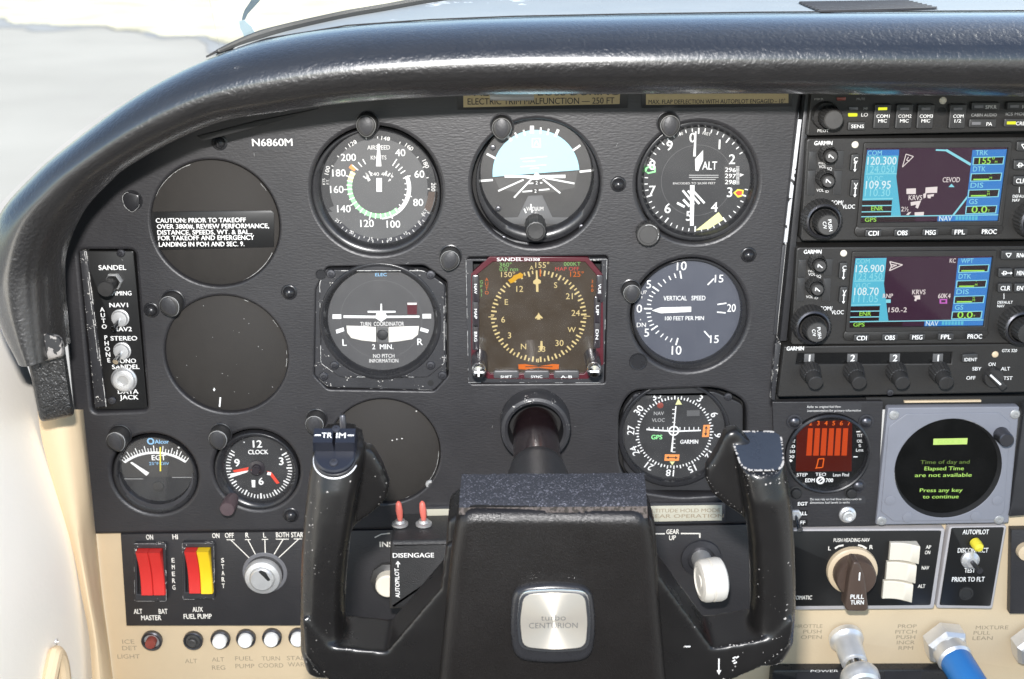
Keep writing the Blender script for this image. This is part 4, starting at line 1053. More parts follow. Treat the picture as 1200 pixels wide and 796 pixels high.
for x, y, ang, sc_, lab in posts:
    t = Thing('post_light', lab, 'lamp', x, y - 3, 'post lights round the flight instruments')
    t.o.scale = (sc_,) * 3
    t.o.rotation_euler = (math.pi / 2, 0, 0)
    hd_ = None
    for nm, me in (('socket_ring', ringm), ('hood', hood), ('lamp_cap', capm), ('cap_highlight', rim_)):
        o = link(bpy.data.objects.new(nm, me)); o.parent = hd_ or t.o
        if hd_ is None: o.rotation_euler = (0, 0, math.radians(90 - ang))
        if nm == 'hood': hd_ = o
# ================================================================ electronic compass display
t = Thing('horizontal_situation_display', 'square electronic compass display with maroon border and gold rose', 'display', 631, 375).view(530, 290, 4.681)
zt = 1.0
t.part('bezel', MB().prism(round_poly(t.pts([(72, 66), (852, 62), (832, 746), (88, 744)], zt), 1.2), -9, zt, .35, [t.pts([(112, 76), (820, 75), (815, 708), (120, 708)], zt)], hole_bev=.15), 'case_worn')
edge_wear(t, t.pts([(74, 68), (88, 742), (830, 744), (850, 64)], zt), zt + .05, .35, .45, 'print_dim', 4)
t.part('maroon_border', MB().prism(t.pts([(205, 52), (745, 56), (826, 150), (830, 640), (745, 722), (195, 722), (104, 650), (102, 145)], zt + .3), -2, zt + .25, .3, [t.pts([(222, 78), (728, 78), (790, 150), (790, 630), (722, 694), (210, 694), (140, 640), (136, 148)], zt)]), 'maroon')
zs = -1.; t.zf = zs
scr = t.part('screen', MB().poly(t.pts([(200, 70), (745, 70), (800, 140), (800, 650), (735, 705), (200, 705), (130, 650), (125, 140)], zs), zs), 'screen_dark')
c = t.c = t.pt(474, 380, zs); t.kk = k = t.k(474, 380, zs)
for i in range(72):
    a = -155 + 2.5 + i * 5 + 360
    tk(t, 'e_tan', a, 244 if i % 2 else 232, 262, 9 if i % 2 == 0 else 7, .1, 'compass_rose')
for s, x, y, h in (('12', 370, 228, 32), ('S', 567, 207, 30), ('21', 642, 268, 32), ('24', 677, 360, 32), ('W', 655, 452, 28), ('30', 588, 525, 32), ('33', 490, 558, 30), ('N', 391, 544, 30), ('3', 314, 483, 32), ('6', 279, 396, 32), ('E', 297, 300, 30)):
    ztext(t, s, x, y, h, 'e_tan', bold=.0, name='compass_figures')
zpoly(t, 'e_tan', [(474, 357), (480, 370), (495, 384), (495, 391), (480, 388), (485, 396), (463, 396), (468, 388), (455, 391), (455, 384), (468, 370)], .12, 'aircraft_symbol')
zpoly(t, 'e_tan', [(461, 138), (467, 138), (470, 172), (486, 182), (486, 196), (472, 202), (473, 244), (460, 244), (459, 204), (444, 198), (444, 185), (458, 174)], .12, 'course_pointer')
zpoly(t, 'e_tan', [(484, 514), (494, 514), (496, 540), (500, 545), (490, 572), (478, 545), (483, 540)], .12, 'course_pointer')
zline(t, 'e_orange', (483, 120), (483, 160), 6); zline(t, 'e_tan', (472, 610), (472, 632), 5); zline(t, 'e_tan', (198, 382), (226, 381), 4); zline(t, 'e_tan', (722, 377), (756, 378), 4)
zpoly(t, 'e_amber', [(306, 180), (330, 165), (335, 155), (362, 145), (372, 138), (390, 148), (384, 168), (360, 172), (340, 190), (320, 198)], .14, 'heading_bug')
zpoly(t, 'e_orange', [(362, 642), (400, 640), (474, 653), (550, 640), (586, 642), (584, 668), (550, 670), (474, 660), (400, 670), (364, 668)], .14, 'turn_bar')
zline(t, 'screen_dark', (400, 655), (550, 655), 5, .16)
for s, x, y, h, m, w in (('360°', 292, 95, 22, 'e_green', 68), ('0.0 nm', 310, 120, 22, 'e_green', 102), ('150°', 306, 149, 28, 'e_tan', 76), ('A', 435, 112, 22, 'e_tan', None), ('155°', 494, 97, 30, 'e_tan', 76), ('000KT', 658, 91, 20, 'e_green', 92), ('MAP OFF', 630, 118, 20, 'e_red', 132), ('125°', 684, 147, 28, 'e_orange', 74)):
    ztext(t, s, x, y, h, m, w=w, bold=0, name='readout')
for s, x, y0, dy, h, m in (('GPS1', 160, 190, 24, 17, 'e_green'), ('AUTO', 189, 177, 24, 18, 'e_orange'), ('360', 768, 187, 24, 17, 'e_orange')):
    for i, ch in enumerate(s): ztext(t, ch, x, y0 + i * dy, h, m, bold=0, name='readout')
ztext(t, 'SANDEL', 315, 66, 18, 'white', w=140, dz=2.4, bold=.04); ztext(t, 'SN3308', 437, 67, 15, 'white', w=86, dz=2.4, bold=.03)
for s, x, y in (('NAV', 128, 228), ('MAP', 128, 365), ('BRG', 128, 490), ('VUE', 808, 228), ('UP', 796, 345), ('DN', 794, 478)):
    a, b = t.pt(x, y, zt + .5)
    t.part('edge_key', MB().box(a - 2.2, b - 9, a + 2.2, b + 9, zt - .5, zt + 1.2, .7, 1.2), 'smoke')
    t.text(s, x, y, 15, 'white', zt + 1.35, rot=90, w=56, bold=.02)
for s, x in (('SHIFT', 296), ('SYNC', 463), ('A-B', 626)):
    a, b = t.pt(x, 696, zt + .5); t.part('mode_key', MB().box(a - 8, b - 2.6, a + 8, b + 2.6, zt - .5, zt + 1.4, .7, 1.2), 'key_grey'); t.text(s, x, 710, 14, 'white', zt + 1.55, w=62, bold=.02)
for x, y, xx, yy in ((150, 602, 0, 0), (765, 598, 0, 0)):
    a, b = t.pt(x, y, 0)
    t.part('knob_shaft', MB().lathe([(5.2, 0), (5.0, 4), (4.6, 22), (4.2, 24)], a, b, 28), 'smoke')
    kn = t.part('knob_end', MB().lathe([(4.4, 23.8), (4.7, 25.5), (4.5, 27.6), (3.6, 29), (0, 29.6)], a, b, 28), 'chrome')
    m = MB(); m.box(a - 2.8, b - .6, a + 2.8, b + .6, 28.9, 29.9, .1)
    if x < 400: m.box(a - .6, b - 2.8, a + .6, b + 2.8, 28.9, 29.85, .1)
    t.part('knob_mark', m, 'white')
t.part('glass', MB().poly(t.pts([(222, 78), (728, 78), (790, 150), (790, 630), (722, 694), (210, 694), (140, 640), (136, 148)], zs + .8), zs + .8), 'glass')
t.done()

# ================================================================ jack plate, far left
t = Thing('jack_plate', 'narrow black switch and data jack plate at the panel edge', 'switch plate', 132, 388).view(70, 280, 3.62)
zt = -2.5; t.zf = zt
t.part('plate', MB().prism(round_poly(t.pts([(88, 52), (312, 52), (372, 722), (150, 726)], zt), 1.5), -10, zt, .6), 'placard_black')
t.part('folded_edge', MB().prism(t.pts([(82, 52), (112, 52), (196, 712), (148, 718)], zt + 2), -10, zt + 1.6, .6), 'case_worn')
edge_wear(t, t.pts([(112, 54), (196, 712), (190, 712), (106, 54)], zt + 1.6), zt + 1.65, .4, .6, 'print', 6)
for s, x, y, w, h in (('SANDEL', 223, 122, 116, 20), ('DIMMING', 250, 231, 108, 18), ('NAV1', 250, 281, 78, 18), ('NAV2', 265, 383, 80, 18), ('STEREO', 272, 422, 112, 18), ('MONO', 278, 518, 90, 18), ('SANDEL', 280, 543, 116, 18), ('DATA', 290, 648, 86, 18), ('JACK', 294, 672, 78, 18)):
    ztext(t, s, x, y, h, 'white', w=w, bold=.03)
for s, x, y0, dy, sl in (('AUTO', 180, 300, 24, 3), ('PHONE', 196, 419, 24, 3)):
    for i, ch in enumerate(s): ztext(t, ch, x + i * sl, y0 + i * dy, 18, 'white', bold=.03)
a, b = t.pt(232, 178, zt)
t.part('dimmer_nut', MB().lathe([(5.4, zt), (5.4, zt + 3), (4.6, zt + 4)], a, b, 6), 'silver')
t.part('dimmer_cap', MB().lathe([(3.2, zt + 3.5), (3.4, zt + 10), (4.6, zt + 11), (5, zt + 19), (4.4, zt + 20), (0, zt + 20.2)], a, b, 22), 'knob', smooth=30)
for x, y in ((258, 335), (266, 474)):
    a, b = t.pt(x, y, zt)
    t.part('toggle_nut', MB().lathe([(5.6, zt), (5.6, zt + 1), (5, zt + 1.2), (4.6, zt + 3.4), (3, zt + 3.6), (0, zt + 3.5)], a, b, 20), 'silver')
    t.part('toggle_lever', MB().tube([(a, b, zt + 3), (a - .8, b - 2.2, zt + 8), (a - 1.4, b - 3.6, zt + 12)], [1.2, 1.4, 1.8], 12), 'chrome')
a, b = t.pt(274, 596, zt)
t.part('data_jack', MB().lathe([(8.2, zt), (8.2, zt + 1.2), (7.4, zt + 1.8), (6.8, zt + 3.2), (6, zt + 3.6), (3.4, zt + 3.4), (3.2, zt + 1.6)], a, b, 32), 'silver')
t.part('jack_centre', MB().disc(a, b, 3.3, zt + 1.9, 20), 'silver_dull')
for x, y in ((260, 60), (222, 685)): t.part('screw', screw_mb(*t.pt(x, y, zt), zt + .4, 2.6), 'steel_dark')
t.done()

# ================================================================ radio stack
def knob_at(t, name, px_, z0, prof, m='knob', kn=0., n=36, parent=None, smooth=25):
    a, b = px_; return t.part(name, MB().lathe([(r, z0 + z) for r, z in prof], a, b, n, knurl=kn), m, parent, smooth)
def btn(t, q, z0, z1, r=1.2, name='button', m='button', bev=.7, parent=None):
    return t.part(name, MB().prism(round_poly(t.pts(q, z1), r), z0, z1, bev, back=True), m, parent)
ZR = 7.0
# ---- audio selector
t = Thing('audio_panel', 'black audio selector panel with lit microphone buttons', 'radio', 1090, 135).view(930, 105, 8.379)
t.zf = ZR
t.part('faceplate', MB().prism(round_poly([*t.pts([(185, -60), (2700, -120), (2700, 400), (130, 455)], ZR)], 1.5), -8, ZR, .6, back=True), 'radio')
knob_at(t, 'volume_collar', t.pt(305, 250, ZR), ZR, [(8.4, 0), (8.2, 1.5), (7.8, 5)], 'knob', .03)
knob_at(t, 'volume_knob', t.pt(340, 265, ZR + 3), ZR, [(6.6, 4), (6.6, 5), (6.0, 16), (5.6, 16.8)], 'knob', .06, 40)
knob_at(t, 'knob_cap', t.pt(340, 265, ZR + 3), ZR, [(5.6, 16.7), (5.0, 17.4), (0, 17.5)], 'knob_face', 0, 28)
ztext(t, 'PILOT', 290, 405, 28, 'print', w=110); ztext(t, 'HI', 706, 187, 28, 'print_dim'); ztext(t, 'LO', 697, 248, 34, 'print', w=64); ztext(t, 'MUTE', 660, 93, 22, 'print_dim'); ztext(t, 'MKR', 250, 95, 20, 'print_dim', w=90)
btn(t, [(538, 320), (710, 318), (705, 400), (530, 402)], ZR, ZR + 2.5, 1, 'sensitivity_button'); ztext(t, 'SENS', 628, 362, 34, 'white', w=124, dz=2.65)
for i, (x0, s1, s2) in enumerate(((775, 'COM1', 'MIC'), (990, 'COM2', 'MIC'), (1200, 'COM3', 'MIC'), (1515, 'COM', '1/2'))):
    dx = -8 * (i > 2)
    a = btn(t, [(x0 + 25, 145), (x0 + 190, 145), (x0 + 165, 385), (x0 + 5, 387)], ZR, ZR + 3.2, 1, 'mic_button')
    ztext(t, s1, x0 + 103, 262, 32, 'white' if i in (0, 2, 3) else 'print', w=128 if len(s1) > 3 else 100, dz=3.4); ztext(t, s2, x0 + 98, 308, 32, 'white', w=84 if s2 == 'MIC' else 64, dz=3.4)
    zz = 3.5; ln = t.pts([(x0 + 58, 178), (x0 + 145, 176), (x0 + 143, 202), (x0 + 56, 204)], ZR + zz)
    t.part('indicator_lamp', MB().prism(ln, ZR + 3.1, ZR + 3.5, .1), 'e_lamp' if i == 0 else 'clear_grey', smooth=0)
for (x, y, m) in ((583, 250, 'e_lamp'), (590, 188, 'clear_grey'), (470, 92, 'lens_red')):
    t.part('marker_lamp', MB().prism(round_poly(t.pts([(x - 46, y - 16), (x + 46, y - 16), (x + 44, y + 16), (x - 44, y + 18)], ZR + .8), .6), ZR, ZR + .7, .2), m)
t.view(1060, 105, 8.379)
t.part('photo_cell', MB().dome(*t.pt(378, 108, ZR), 2.2, ZR, .8), 'ivory'); t.part('adjust_hole', MB().disc(*t.pt(365, 216, ZR + .1), 2.6, ZR + .06, 20), 'dark')
for x0, x1, y0, y1, s, lit, tx in ((655, 940, 125, 208, 'SPKR', 0, 850), (630, 905, 290, 375, 'PA', 0, 832), (1005, 1290, 122, 205, 'ICS', 0, 1190), (975, 1290, 285, 370, 'CREW', 1, 1165)):
    btn(t, [(x0 + 8, y0), (x1, y0), (x1 - 8, y1), (x0, y1)], ZR, ZR + 2.6, 1, 'select_button'); ztext(t, s, tx, (y0 + y1) / 2 + 6, 34, 'white' if y0 > 200 else 'print', dz=2.8)
    q = t.pts([(x0 + 32, y0 + 30), (x0 + 120, y0 + 28), (x0 + 118, y0 + 58), (x0 + 30, y0 + 58)], ZR + 2.8); t.part('indicator_lamp', MB().prism(q, ZR + 2.5, ZR + 2.85, .1), 'e_lamp' if lit else 'clear_grey', smooth=0)
ztext(t, 'CABIN AUDIO', 780, 250, 28, 'print_dim', w=250); ztext(t, 'ICS MODE', 1110, 240, 28, 'print_dim', w=230)
t.done()

# ---- two identical GPS navigators
def navigator(label, org, scr2):
    """all part positions come from the upper unit; the lower is the same hardware one slot down"""
    V1 = (920, 100, 4.189)
    t = Thing('gps_navigator', label, 'radio', *org, 'gps navigators in the radio stack')
    ref = P(947.5, 163, ZR)
    t.view(*V1)
    def pt(x, y, z=0.):
        a, b = P(V1[0] + x / V1[2], V1[1] + y / V1[2], z); r = P(947.5, 163, 0); return (a - r[0], b - r[1])
    t.pt = pt; t.u, t.v = 0, 0
    t.zf = ZR
    face = [pt(115, 262, ZR), pt(1330, 245, ZR), pt(1300, 742, ZR), pt(70, 765, ZR)]
    x0 = (face[0][0] + face[3][0]) / 2; y0 = face[3][1]; y1 = face[0][1]; x1 = x0 + 158
    t.part('faceplate', MB().prism(rrect(x0, y0, x1, y1, 2), -8, ZR, .8, [t.pts([(395, 305), (1100, 300), (1052, 672), (366, 682)], ZR)], back=False), 'radio')
    sq = t.pts([(388, 282), (1118, 276), (1068, 690), (352, 700)], ZR + 1.5); si = t.pts([(400, 310), (1096, 306), (1048, 668), (372, 676)], ZR + 1.5)
    t.part('screen_bezel', MB().prism(round_poly(sq, 1.5), ZR - 2, ZR + 1.6, .5, [si], hole_bev=.3), 'radio')
    zs = ZR - .5; t.zf = zs
    t.part('screen', MB().poly(t.pts([(395, 305), (1102, 300), (1054, 675), (366, 682)], zs), zs), 'e_map', smooth=0)
    t.part('screen_glass', MB().poly(t.pts([(395, 305), (1102, 300), (1054, 675), (366, 682)], zs + .7), zs + .7), 'glass_clean', smooth=0)
    N = 'screen_graphics'
    zpoly(t, 'e_cyan', [(404, 318), (560, 316), (546, 450), (568, 640), (372, 644), (388, 450)], .06, N)
    zpoly(t, 'e_blue', [(404, 318), (560, 316), (559, 345), (402, 346)], .08, N) if not scr2 else None
    zpoly(t, 'e_blue', [(920, 318), (1092, 314), (1052, 638), (882, 642), (902, 480)], .06, N); zpoly(t, 'e_box', [(366, 646), (640, 643), (638, 668), (368, 672)], .07, N); zpoly(t, 'e_blue', [(750, 643), (1050, 636), (1046, 664), (748, 668)], .07, N)
    for a, b in (((396, 436), (548, 434)), ((372, 560), (530, 556)), ((366, 646), (1052, 636))): zline(t, 'e_ltcyan', a, b, 5, .1, N)
    zpoly(t, 'e_box', [(380, 566), (526, 564), (520, 640), (372, 644)], .09, N); zline(t, 'e_ltcyan', (376, 592), (524, 590), 5, .11, N); zline(t, 'e_ltcyan', (374, 622), (522, 620), 5, .11, N)
    f1 = ('126.900', '123.450', '108.70', '111.05') if scr2 else ('120.300', '124.050', '109.95', '110.30')
    for s, x, y, w, h, m in (('COM', 440, 333, 70, 24, 'e_ltcyan'), (f1[0], 476, 371, 142, 38, 'e_bright'), (f1[1], 470, 412, 138, 36, 'e_ltcyan'), ('VLOC', 440, 458, 78, 24, 'e_ltcyan'), (f1[2], 458, 489, 122, 38, 'e_bright'), (f1[3], 454, 527, 124, 36, 'e_ltcyan'),
                             ('ENR', 452, 604, 58, 22, 'e_lime'), ('GPS', 420, 660, 56, 20, 'e_lime'), ('NAV', 788, 654, 62, 24, 'e_bright')): ztext(t, s, x, y, h, m, w=w, dz=.12, bold=.012 if m != 'e_ltcyan' else 0, name=N)
    heads = ('WPT', 'DTK', 'DIS', 'GS') if scr2 else ('TRK', 'DTK', 'DIS', 'GS')
    for i, hd in enumerate(heads):
        y = 331 + i * 80; xo = -i * 12
        ztext(t, hd, 966 + xo - (6 if len(hd) < 3 else 0), y, 24, 'e_ltcyan', w=62 if len(hd) > 2 else 42, dz=.12, bold=0, name=N)
        q = [(924 + xo, y + 22), (1078 + xo, y + 18), (1072 + xo, y + 58), (920 + xo, y + 62)]; zpoly(t, 'e_ltcyan', q, .09, N)
        zpoly(t, 'e_box', [(929 + xo, y + 26), (1073 + xo, y + 22), (1067 + xo, y + 54), (925 + xo, y + 58)], .11, N)
        if i in (1, 2) or (scr2 and i == 0): zline(t, 'e_lime', (936 + xo, y + 52), (1012 + xo + (40 if i == 0 else 0), y + 51), 7, .13, N); 
        else: ztext(t, '155°' if i == 0 else '0.0', 990 + xo, y + 39, 32, 'e_lime', w=76, dz=.13, bold=.01, name=N)
        if i in (1, 2): ztext(t, 'M', 1022 + xo, y + 44, 12, 'e_lime', dz=.13, name=N); ztext(t, '°' if i == 1 else 'N', 1022 + xo, y + 30, 10, 'e_lime', dz=.13, name=N)
        if not (i in (1, 2) or (scr2 and i == 0)): ztext(t, 'M' if i == 0 else 'T', 1036 + xo, y + 46, 12, 'e_lime', dz=.13, name=N)
    for i in range(7): zpoly(t, 'e_cyan', [(838 + i * 16, 643), (850 + i * 16, 643), (848 + i * 16, 662), (836 + i * 16, 662)], .1, N)
    if not scr2:
        zline(t, 'e_ltcyan', (740, 318), (792, 320), 8, .05, N); zline(t, 'e_ltcyan', (790, 318), (912, 390), 12, .05, N); zline(t, 'e_ltcyan', (898, 545), (824, 640), 9, .05, N)
        for a, b in (((594, 338), (630, 350)), ((630, 350), (576, 402)), ((576, 402), (594, 338)), ((596, 368), (606, 352)), ((596, 368), (612, 372))): zline(t, 'e_white', a, b, 4, .1, N)
        ztext(t, 'CEVOD', 816, 464, 24, 'e_white', w=84, name=N); zpoly(t, 'e_ltcyan', [(817, 484), (832, 500), (802, 500)], .1, N); ztext(t, 'KRVS', 640, 552, 24, 'e_white', w=66, name=N); ztext(t, '2½', 588, 608, 22, 'e_white', w=36, name=N)
        for q in ([(596, 508), (642, 506), (642, 534), (596, 534)], [(690, 502), (748, 498), (746, 528), (688, 530)], [(678, 534), (694, 528), (690, 552), (680, 556)], [(698, 538), (732, 534), (728, 546), (716, 546), (714, 556), (700, 554)], [(616, 574), (668, 566), (652, 606), (640, 600), (644, 586), (618, 592)], [(594, 636), (606, 624), (620, 622), (606, 638)], [(636, 624), (682, 622), (680, 640), (636, 640)]): zpoly(t, 'e_white', q, .1, N)
    else:
        for a, b in (((576, 335), (640, 352)), ((640, 352), (574, 382)), ((574, 382), (584, 358)), ((584, 358), (576, 335)), ((584, 350), (610, 356)), ((584, 366), (610, 352))): zline(t, 'e_white', a, b, 5, .1, N)
        ztext(t, 'KRVS', 722, 492, 24, 'e_white', w=66, name=N); zpoly(t, 'e_white', [(694, 512), (728, 508), (728, 530), (712, 530), (708, 540), (698, 536), (704, 522)], .1, N)
        ztext(t, 'RNP', 566, 512, 22, 'e_white', w=50, name=N); zpoly(t, 'e_ltcyan', [(556, 530), (580, 530), (580, 548), (556, 548)], .1, N); ztext(t, 'KC', 893, 330, 22, 'e_white', w=30, name=N)
        ztext(t, '60K4', 850, 512, 24, 'e_white', w=62, name=N); zpoly(t, 'e_magenta', [(826, 528), (864, 528), (864, 552), (826, 552)], .1, N); zpoly(t, 'e_map', [(834, 534), (856, 534), (856, 546), (834, 546)], .12, N); ztext(t, '150.-2', 615, 584, 24, 'e_white', w=92, name=N)
    t.zf = ZR
    ztext(t, 'GARMIN', 188, 284, 20, 'white', w=88, bold=.06, dz=.15)
    t.part('photo_cell', MB().dome(*pt(344, 292, ZR), 2.1, ZR, .7), 'ivory')
    for x, y, w_, h_ in ((135, 370, 40, 90), (128, 480, 40, 120), (266, 365, 42, 86), (258, 480, 40, 118)):
        q = [(x - w_ / 2 + 3, y - h_ / 2), (x + w_ / 2 + 3, y - h_ / 2), (x + w_ / 2 - 3, y + h_ / 2), (x - w_ / 2 - 3, y + h_ / 2)]
        btn(t, q, ZR, ZR + .8, .4, 'key_recess', 'button', .3)
    for x, y, s in ((205, 335, 'O'), (192, 455, 'V')):
        p_ = pt(x, y, ZR)
        knob_at(t, 'volume_knob', p_, ZR, [(5.6, 0), (5.6, 1), (5.0, 8), (4.6, 8.4)], 'knob', .07, 36); knob_at(t, 'knob_cap', p_, ZR, [(3.8, 8), (3.5, 11.5), (3.2, 12), (0, 12.1)], 'knob_face', 0, 24)
        t.L('white').line((p_[0] - 1.5, p_[1] + 1.5), (p_[0] + 1.2, p_[1] - .8), .6, ZR + 12.25); t.L('white').line((p_[0] - 1.5, p_[1] - .5), (p_[0] - 1.5, p_[1] + 1.5), .6, ZR + 12.25)
    ztext(t, 'PWR', 182, 384, 12, 'print', w=34, dz=.9); ztext(t, 'VOL', 184, 400, 14, 'print', w=36, dz=.9); ztext(t, 'SQ', 218, 410, 14, 'print', dz=.9); ztext(t, 'VOL', 172, 516, 14, 'print', w=36, dz=.9); ztext(t, 'ID', 206, 522, 12, 'print', dz=.9)
    for y, s in ((380, 'C'), (505, 'V')):
        btn(t, [(326, y - 40), (366, y - 42), (360, y + 40), (318, y + 42)], ZR, ZR + 3, 1, 'flip_flop_key'); 
        a, b = pt(348, y - 15, ZR + 3.2); t.L('white').text(s, a, b, 2.6, ZR + 3.15); a2, b2 = pt(344, y + 18, ZR + 3.2)
        L_ = t.L('white'); L_.line((a2, b2 - 2.4), (a2, b2 + 2.4), .5, ZR + 3.15); L_.poly([(a2, b2 + 3.4), (a2 - 1, b2 + 1.8), (a2 + 1, b2 + 1.8)], ZR + 3.16); L_.poly([(a2, b2 - 3.4), (a2 + 1, b2 - 1.8), (a2 - 1, b2 - 1.8)], ZR + 3.16)
    ztext(t, 'COM/', 254, 576, 20, 'white', w=64, dz=.15); ztext(t, 'VLOC', 312, 596, 20, 'white', w=62, dz=.15)
    p_ = pt(172, 650, ZR)
    knob_at(t, 'large_knob', p_, ZR, [(12, 0), (12, 1), (11.2, 10), (10.6, 10.8)], 'knob', .04, 60)
    knob_at(t, 'knob_collar', p_, ZR, [(10.6, 10.5), (9.4, 11.3), (8.6, 10.2)], 'steel_dark', 0, 36); knob_at(t, 'small_knob', p_, ZR, [(7.4, 10), (6.5, 20), (6.1, 20.5)], 'knob', .06, 40); knob_at(t, 'knob_cap', p_, ZR, [(6.1, 20.4), (5.7, 21), (0, 21.1)], 'knob_face', 0, 28)
    L_ = t.L('white')
    for i, s in enumerate(('PUSH', 'C/V')): L_.text(s, p_[0] - .2 + (1.4 if i == 0 else -1.8), p_[1], 2.0, ZR + 21.2, 7.0 if i == 0 else 4.4, math.radians(-80), .03)
    btn(t, [(350, 690), (1062, 676), (1078, 702), (1060, 732), (352, 746), (338, 720)], ZR, ZR + 1.3, 2.5, 'key_strip', 'radio', .9)
    for s, x, y in (('CDI', 434, 727), ('OBS', 576, 725), ('MSG', 714, 723), ('FPL', 858, 721), ('PROC', 1003, 719)):
        btn(t, [(x - 38, y - 17), (x + 42, y - 18), (x + 38, y + 17), (x - 42, y + 18)], ZR + 1, ZR + 3.4, 1.2, 'soft_key'); ztext(t, s, x, y, 22, 'white', w=50 if len(s) < 4 else 72, dz=3.55, bold=.02)
    # right-hand keys, partly outside the picture
    for s, x, y in (('▽', 1175, 300), ('RNG', 1240, 300), ('D', 1160, 392), ('MENU', 1240, 392), ('CLR', 1158, 470), ('ENT', 1240, 470)):
        q = [(x - 36, y - 24), (x + 36, y - 25), (x + 33, y + 24), (x - 39, y + 24)]; btn(t, q, ZR, ZR + 3, 1.2, 'function_key')
        if s == '▽':
            for a, b in (((1160, 290), (1190, 290)), ((1190, 290), (1174, 312)), ((1174, 312), (1160, 290))): zline(t, 'white', a, b, 4, 3.15, 'lettering')
        elif s == 'D': ztext(t, 'D', 1156, 392, 22, 'white', dz=3.15); zline(t, 'white', (1138, 393), (1184, 392), 4, 3.16, 'lettering'); zpoly(t, 'white', [(1184, 384), (1194, 392), (1184, 400)], 3.16, 'lettering')
        else: ztext(t, s, x, y, 22, 'white', w=48, dz=3.15, bold=.02)
    zline(t, 'white', (1150, 500), (1150, 528), 3, .15, 'lettering'); ztext(t, 'DEFAULT', 1156, 545, 14, 'white', w=76, dz=.15); ztext(t, 'NAV', 1134, 564, 14, 'white', w=36, dz=.15)
    p_ = pt(1212, 655, ZR)
    knob_at(t, 'large_knob', p_, ZR, [(12, 0), (12, 1), (11.2, 10), (10.6, 10.8)], 'knob', .04, 60); knob_at(t, 'knob_collar', p_, ZR, [(10.6, 10.5), (9.4, 11.3), (8.6, 10.2)], 'steel_dark', 0, 36); knob_at(t, 'small_knob', p_, ZR, [(7.4, 10), (6.5, 20), (0, 20.5)], 'knob', .06, 40)
    t.done(); return t
t.kk = 1
_zl = zline
def zline(t, m, a, b, wd, dz=.12, name='markings'):
    k = t.k(a[0], a[1], t.zf); t.L(m, name).line(t.pt(*a, t.zf + dz), t.pt(*b, t.zf + dz), wd * k, t.zf + dz)
navigator('upper gps navigator with map screen showing 120.300, above its twin', (947.5, 163), False)
navigator('lower gps navigator with map screen showing 126.900, above the transponder', (935.5, 289.5), True)

# ---- transponder
t = Thing('transponder', 'black transponder with four code knobs and window digits 1221', 'radio', 1050, 435).view(900, 400, 4.0); t.zf = ZR
t.part('faceplate', MB().prism(round_poly(t.pts([(75, 25), (1340, 10), (1310, 238), (45, 262)], ZR), 1.5), -8, ZR, .8, [t.pts([(140, 58), (862, 52), (858, 104), (130, 108)], ZR)]), 'radio')
t.part('rail', MB().prism(t.pts([(35, 10), (62, 10), (32, 280), (14, 270)], 4), -8, 4, .5), 'case_worn')
t.part('window', MB().poly(t.pts([(135, 55), (866, 48), (862, 108), (126, 112)], ZR - 1.5), ZR - 1.5), 'lcd_off')
for s, x in (('1', 193), ('2', 395), ('2', 594), ('1', 796)):
    q = [(x - 22, 60), (x + 26, 59), (x + 24, 98), (x - 24, 99)]; t.part('code_drum', MB().prism(t.pts(q, ZR - .6), ZR - 1.6, ZR - .6, .3), 'dial_grey'); ztext(t, s, x + 2, 79, 30, 'white', dz=-.45, bold=.03)
    a, b = t.pt(x + 2, 134, ZR); dr = Vector((.05, -.24, 1))
    t.part('code_knob', MB().lathe([(6.6, 0), (6.6, 2), (5.6, 8), (5.2, 8.5)], n=36, axis=dr, org=(a, b, ZR), knurl=.07), 'knob', smooth=25)
    t.part('knob_cap', MB().lathe([(4.8, 8), (4.6, 15), (4.2, 15.6), (0, 15.7)], n=28, axis=dr, org=(a, b, ZR)), 'knob', smooth=30)
ztext(t, 'GARMIN', 128, 34, 18, 'white', w=80, bold=.06); ztext(t, 'GTX 320', 1132, 44, 14, 'white', w=70, bold=.03)
btn(t, [(912, 62), (985, 58), (982, 98), (908, 102)], ZR, ZR + 2.6, 1.5, 'ident_button'); ztext(t, 'IDENT', 950, 86, 15, 'white', w=60, dz=2.75)
t.part('reply_lamp', MB().dome(*t.pt(1065, 62, ZR), 2.1, ZR, .8), 'ivory_tan')
for s, x, y in (('OFF', 951, 172), ('SBY', 979, 129), ('ON', 1050, 108), ('ALT', 1113, 129), ('TST', 1125, 173)): ztext(t, s, x, y, 16, 'white', w=42 if len(s) > 2 else 32, bold=.02)
a, b = t.pt(1050, 165, ZR)
knob_at(t, 'mode_knob', (a, b), ZR, [(6.6, 0), (6.4, 1), (6, 4), (5.6, 4.4), (0, 4.5)], 'knob', .03, 40)
d1 = Vector((math.cos(math.radians(-42)), math.sin(math.radians(-42)))); n1 = Vector((-d1.y, d1.x))
bar = [Vector((a, b)) + d1 * s * 7 + n1 * q for s, q in ((-1, -1.5), (1, -2.2), (1, 2.2), (-1, 1.5))]
t.part('pointer_bar', MB().prism(round_poly([tuple(p) for p in bar], 1), ZR + 4, ZR + 10, .7), 'knob'); p0, p1 = Vector((a, b)) - d1 * 6.7, Vector((a, b)) + d1 * 3
t.L('white', 'markings').line(p0, p1, 1.1, ZR + 10.1)
t.part('screw', screw_mb(*t.pt(572, 240, ZR), ZR, 2.2), 'steel_dark'); t.done()

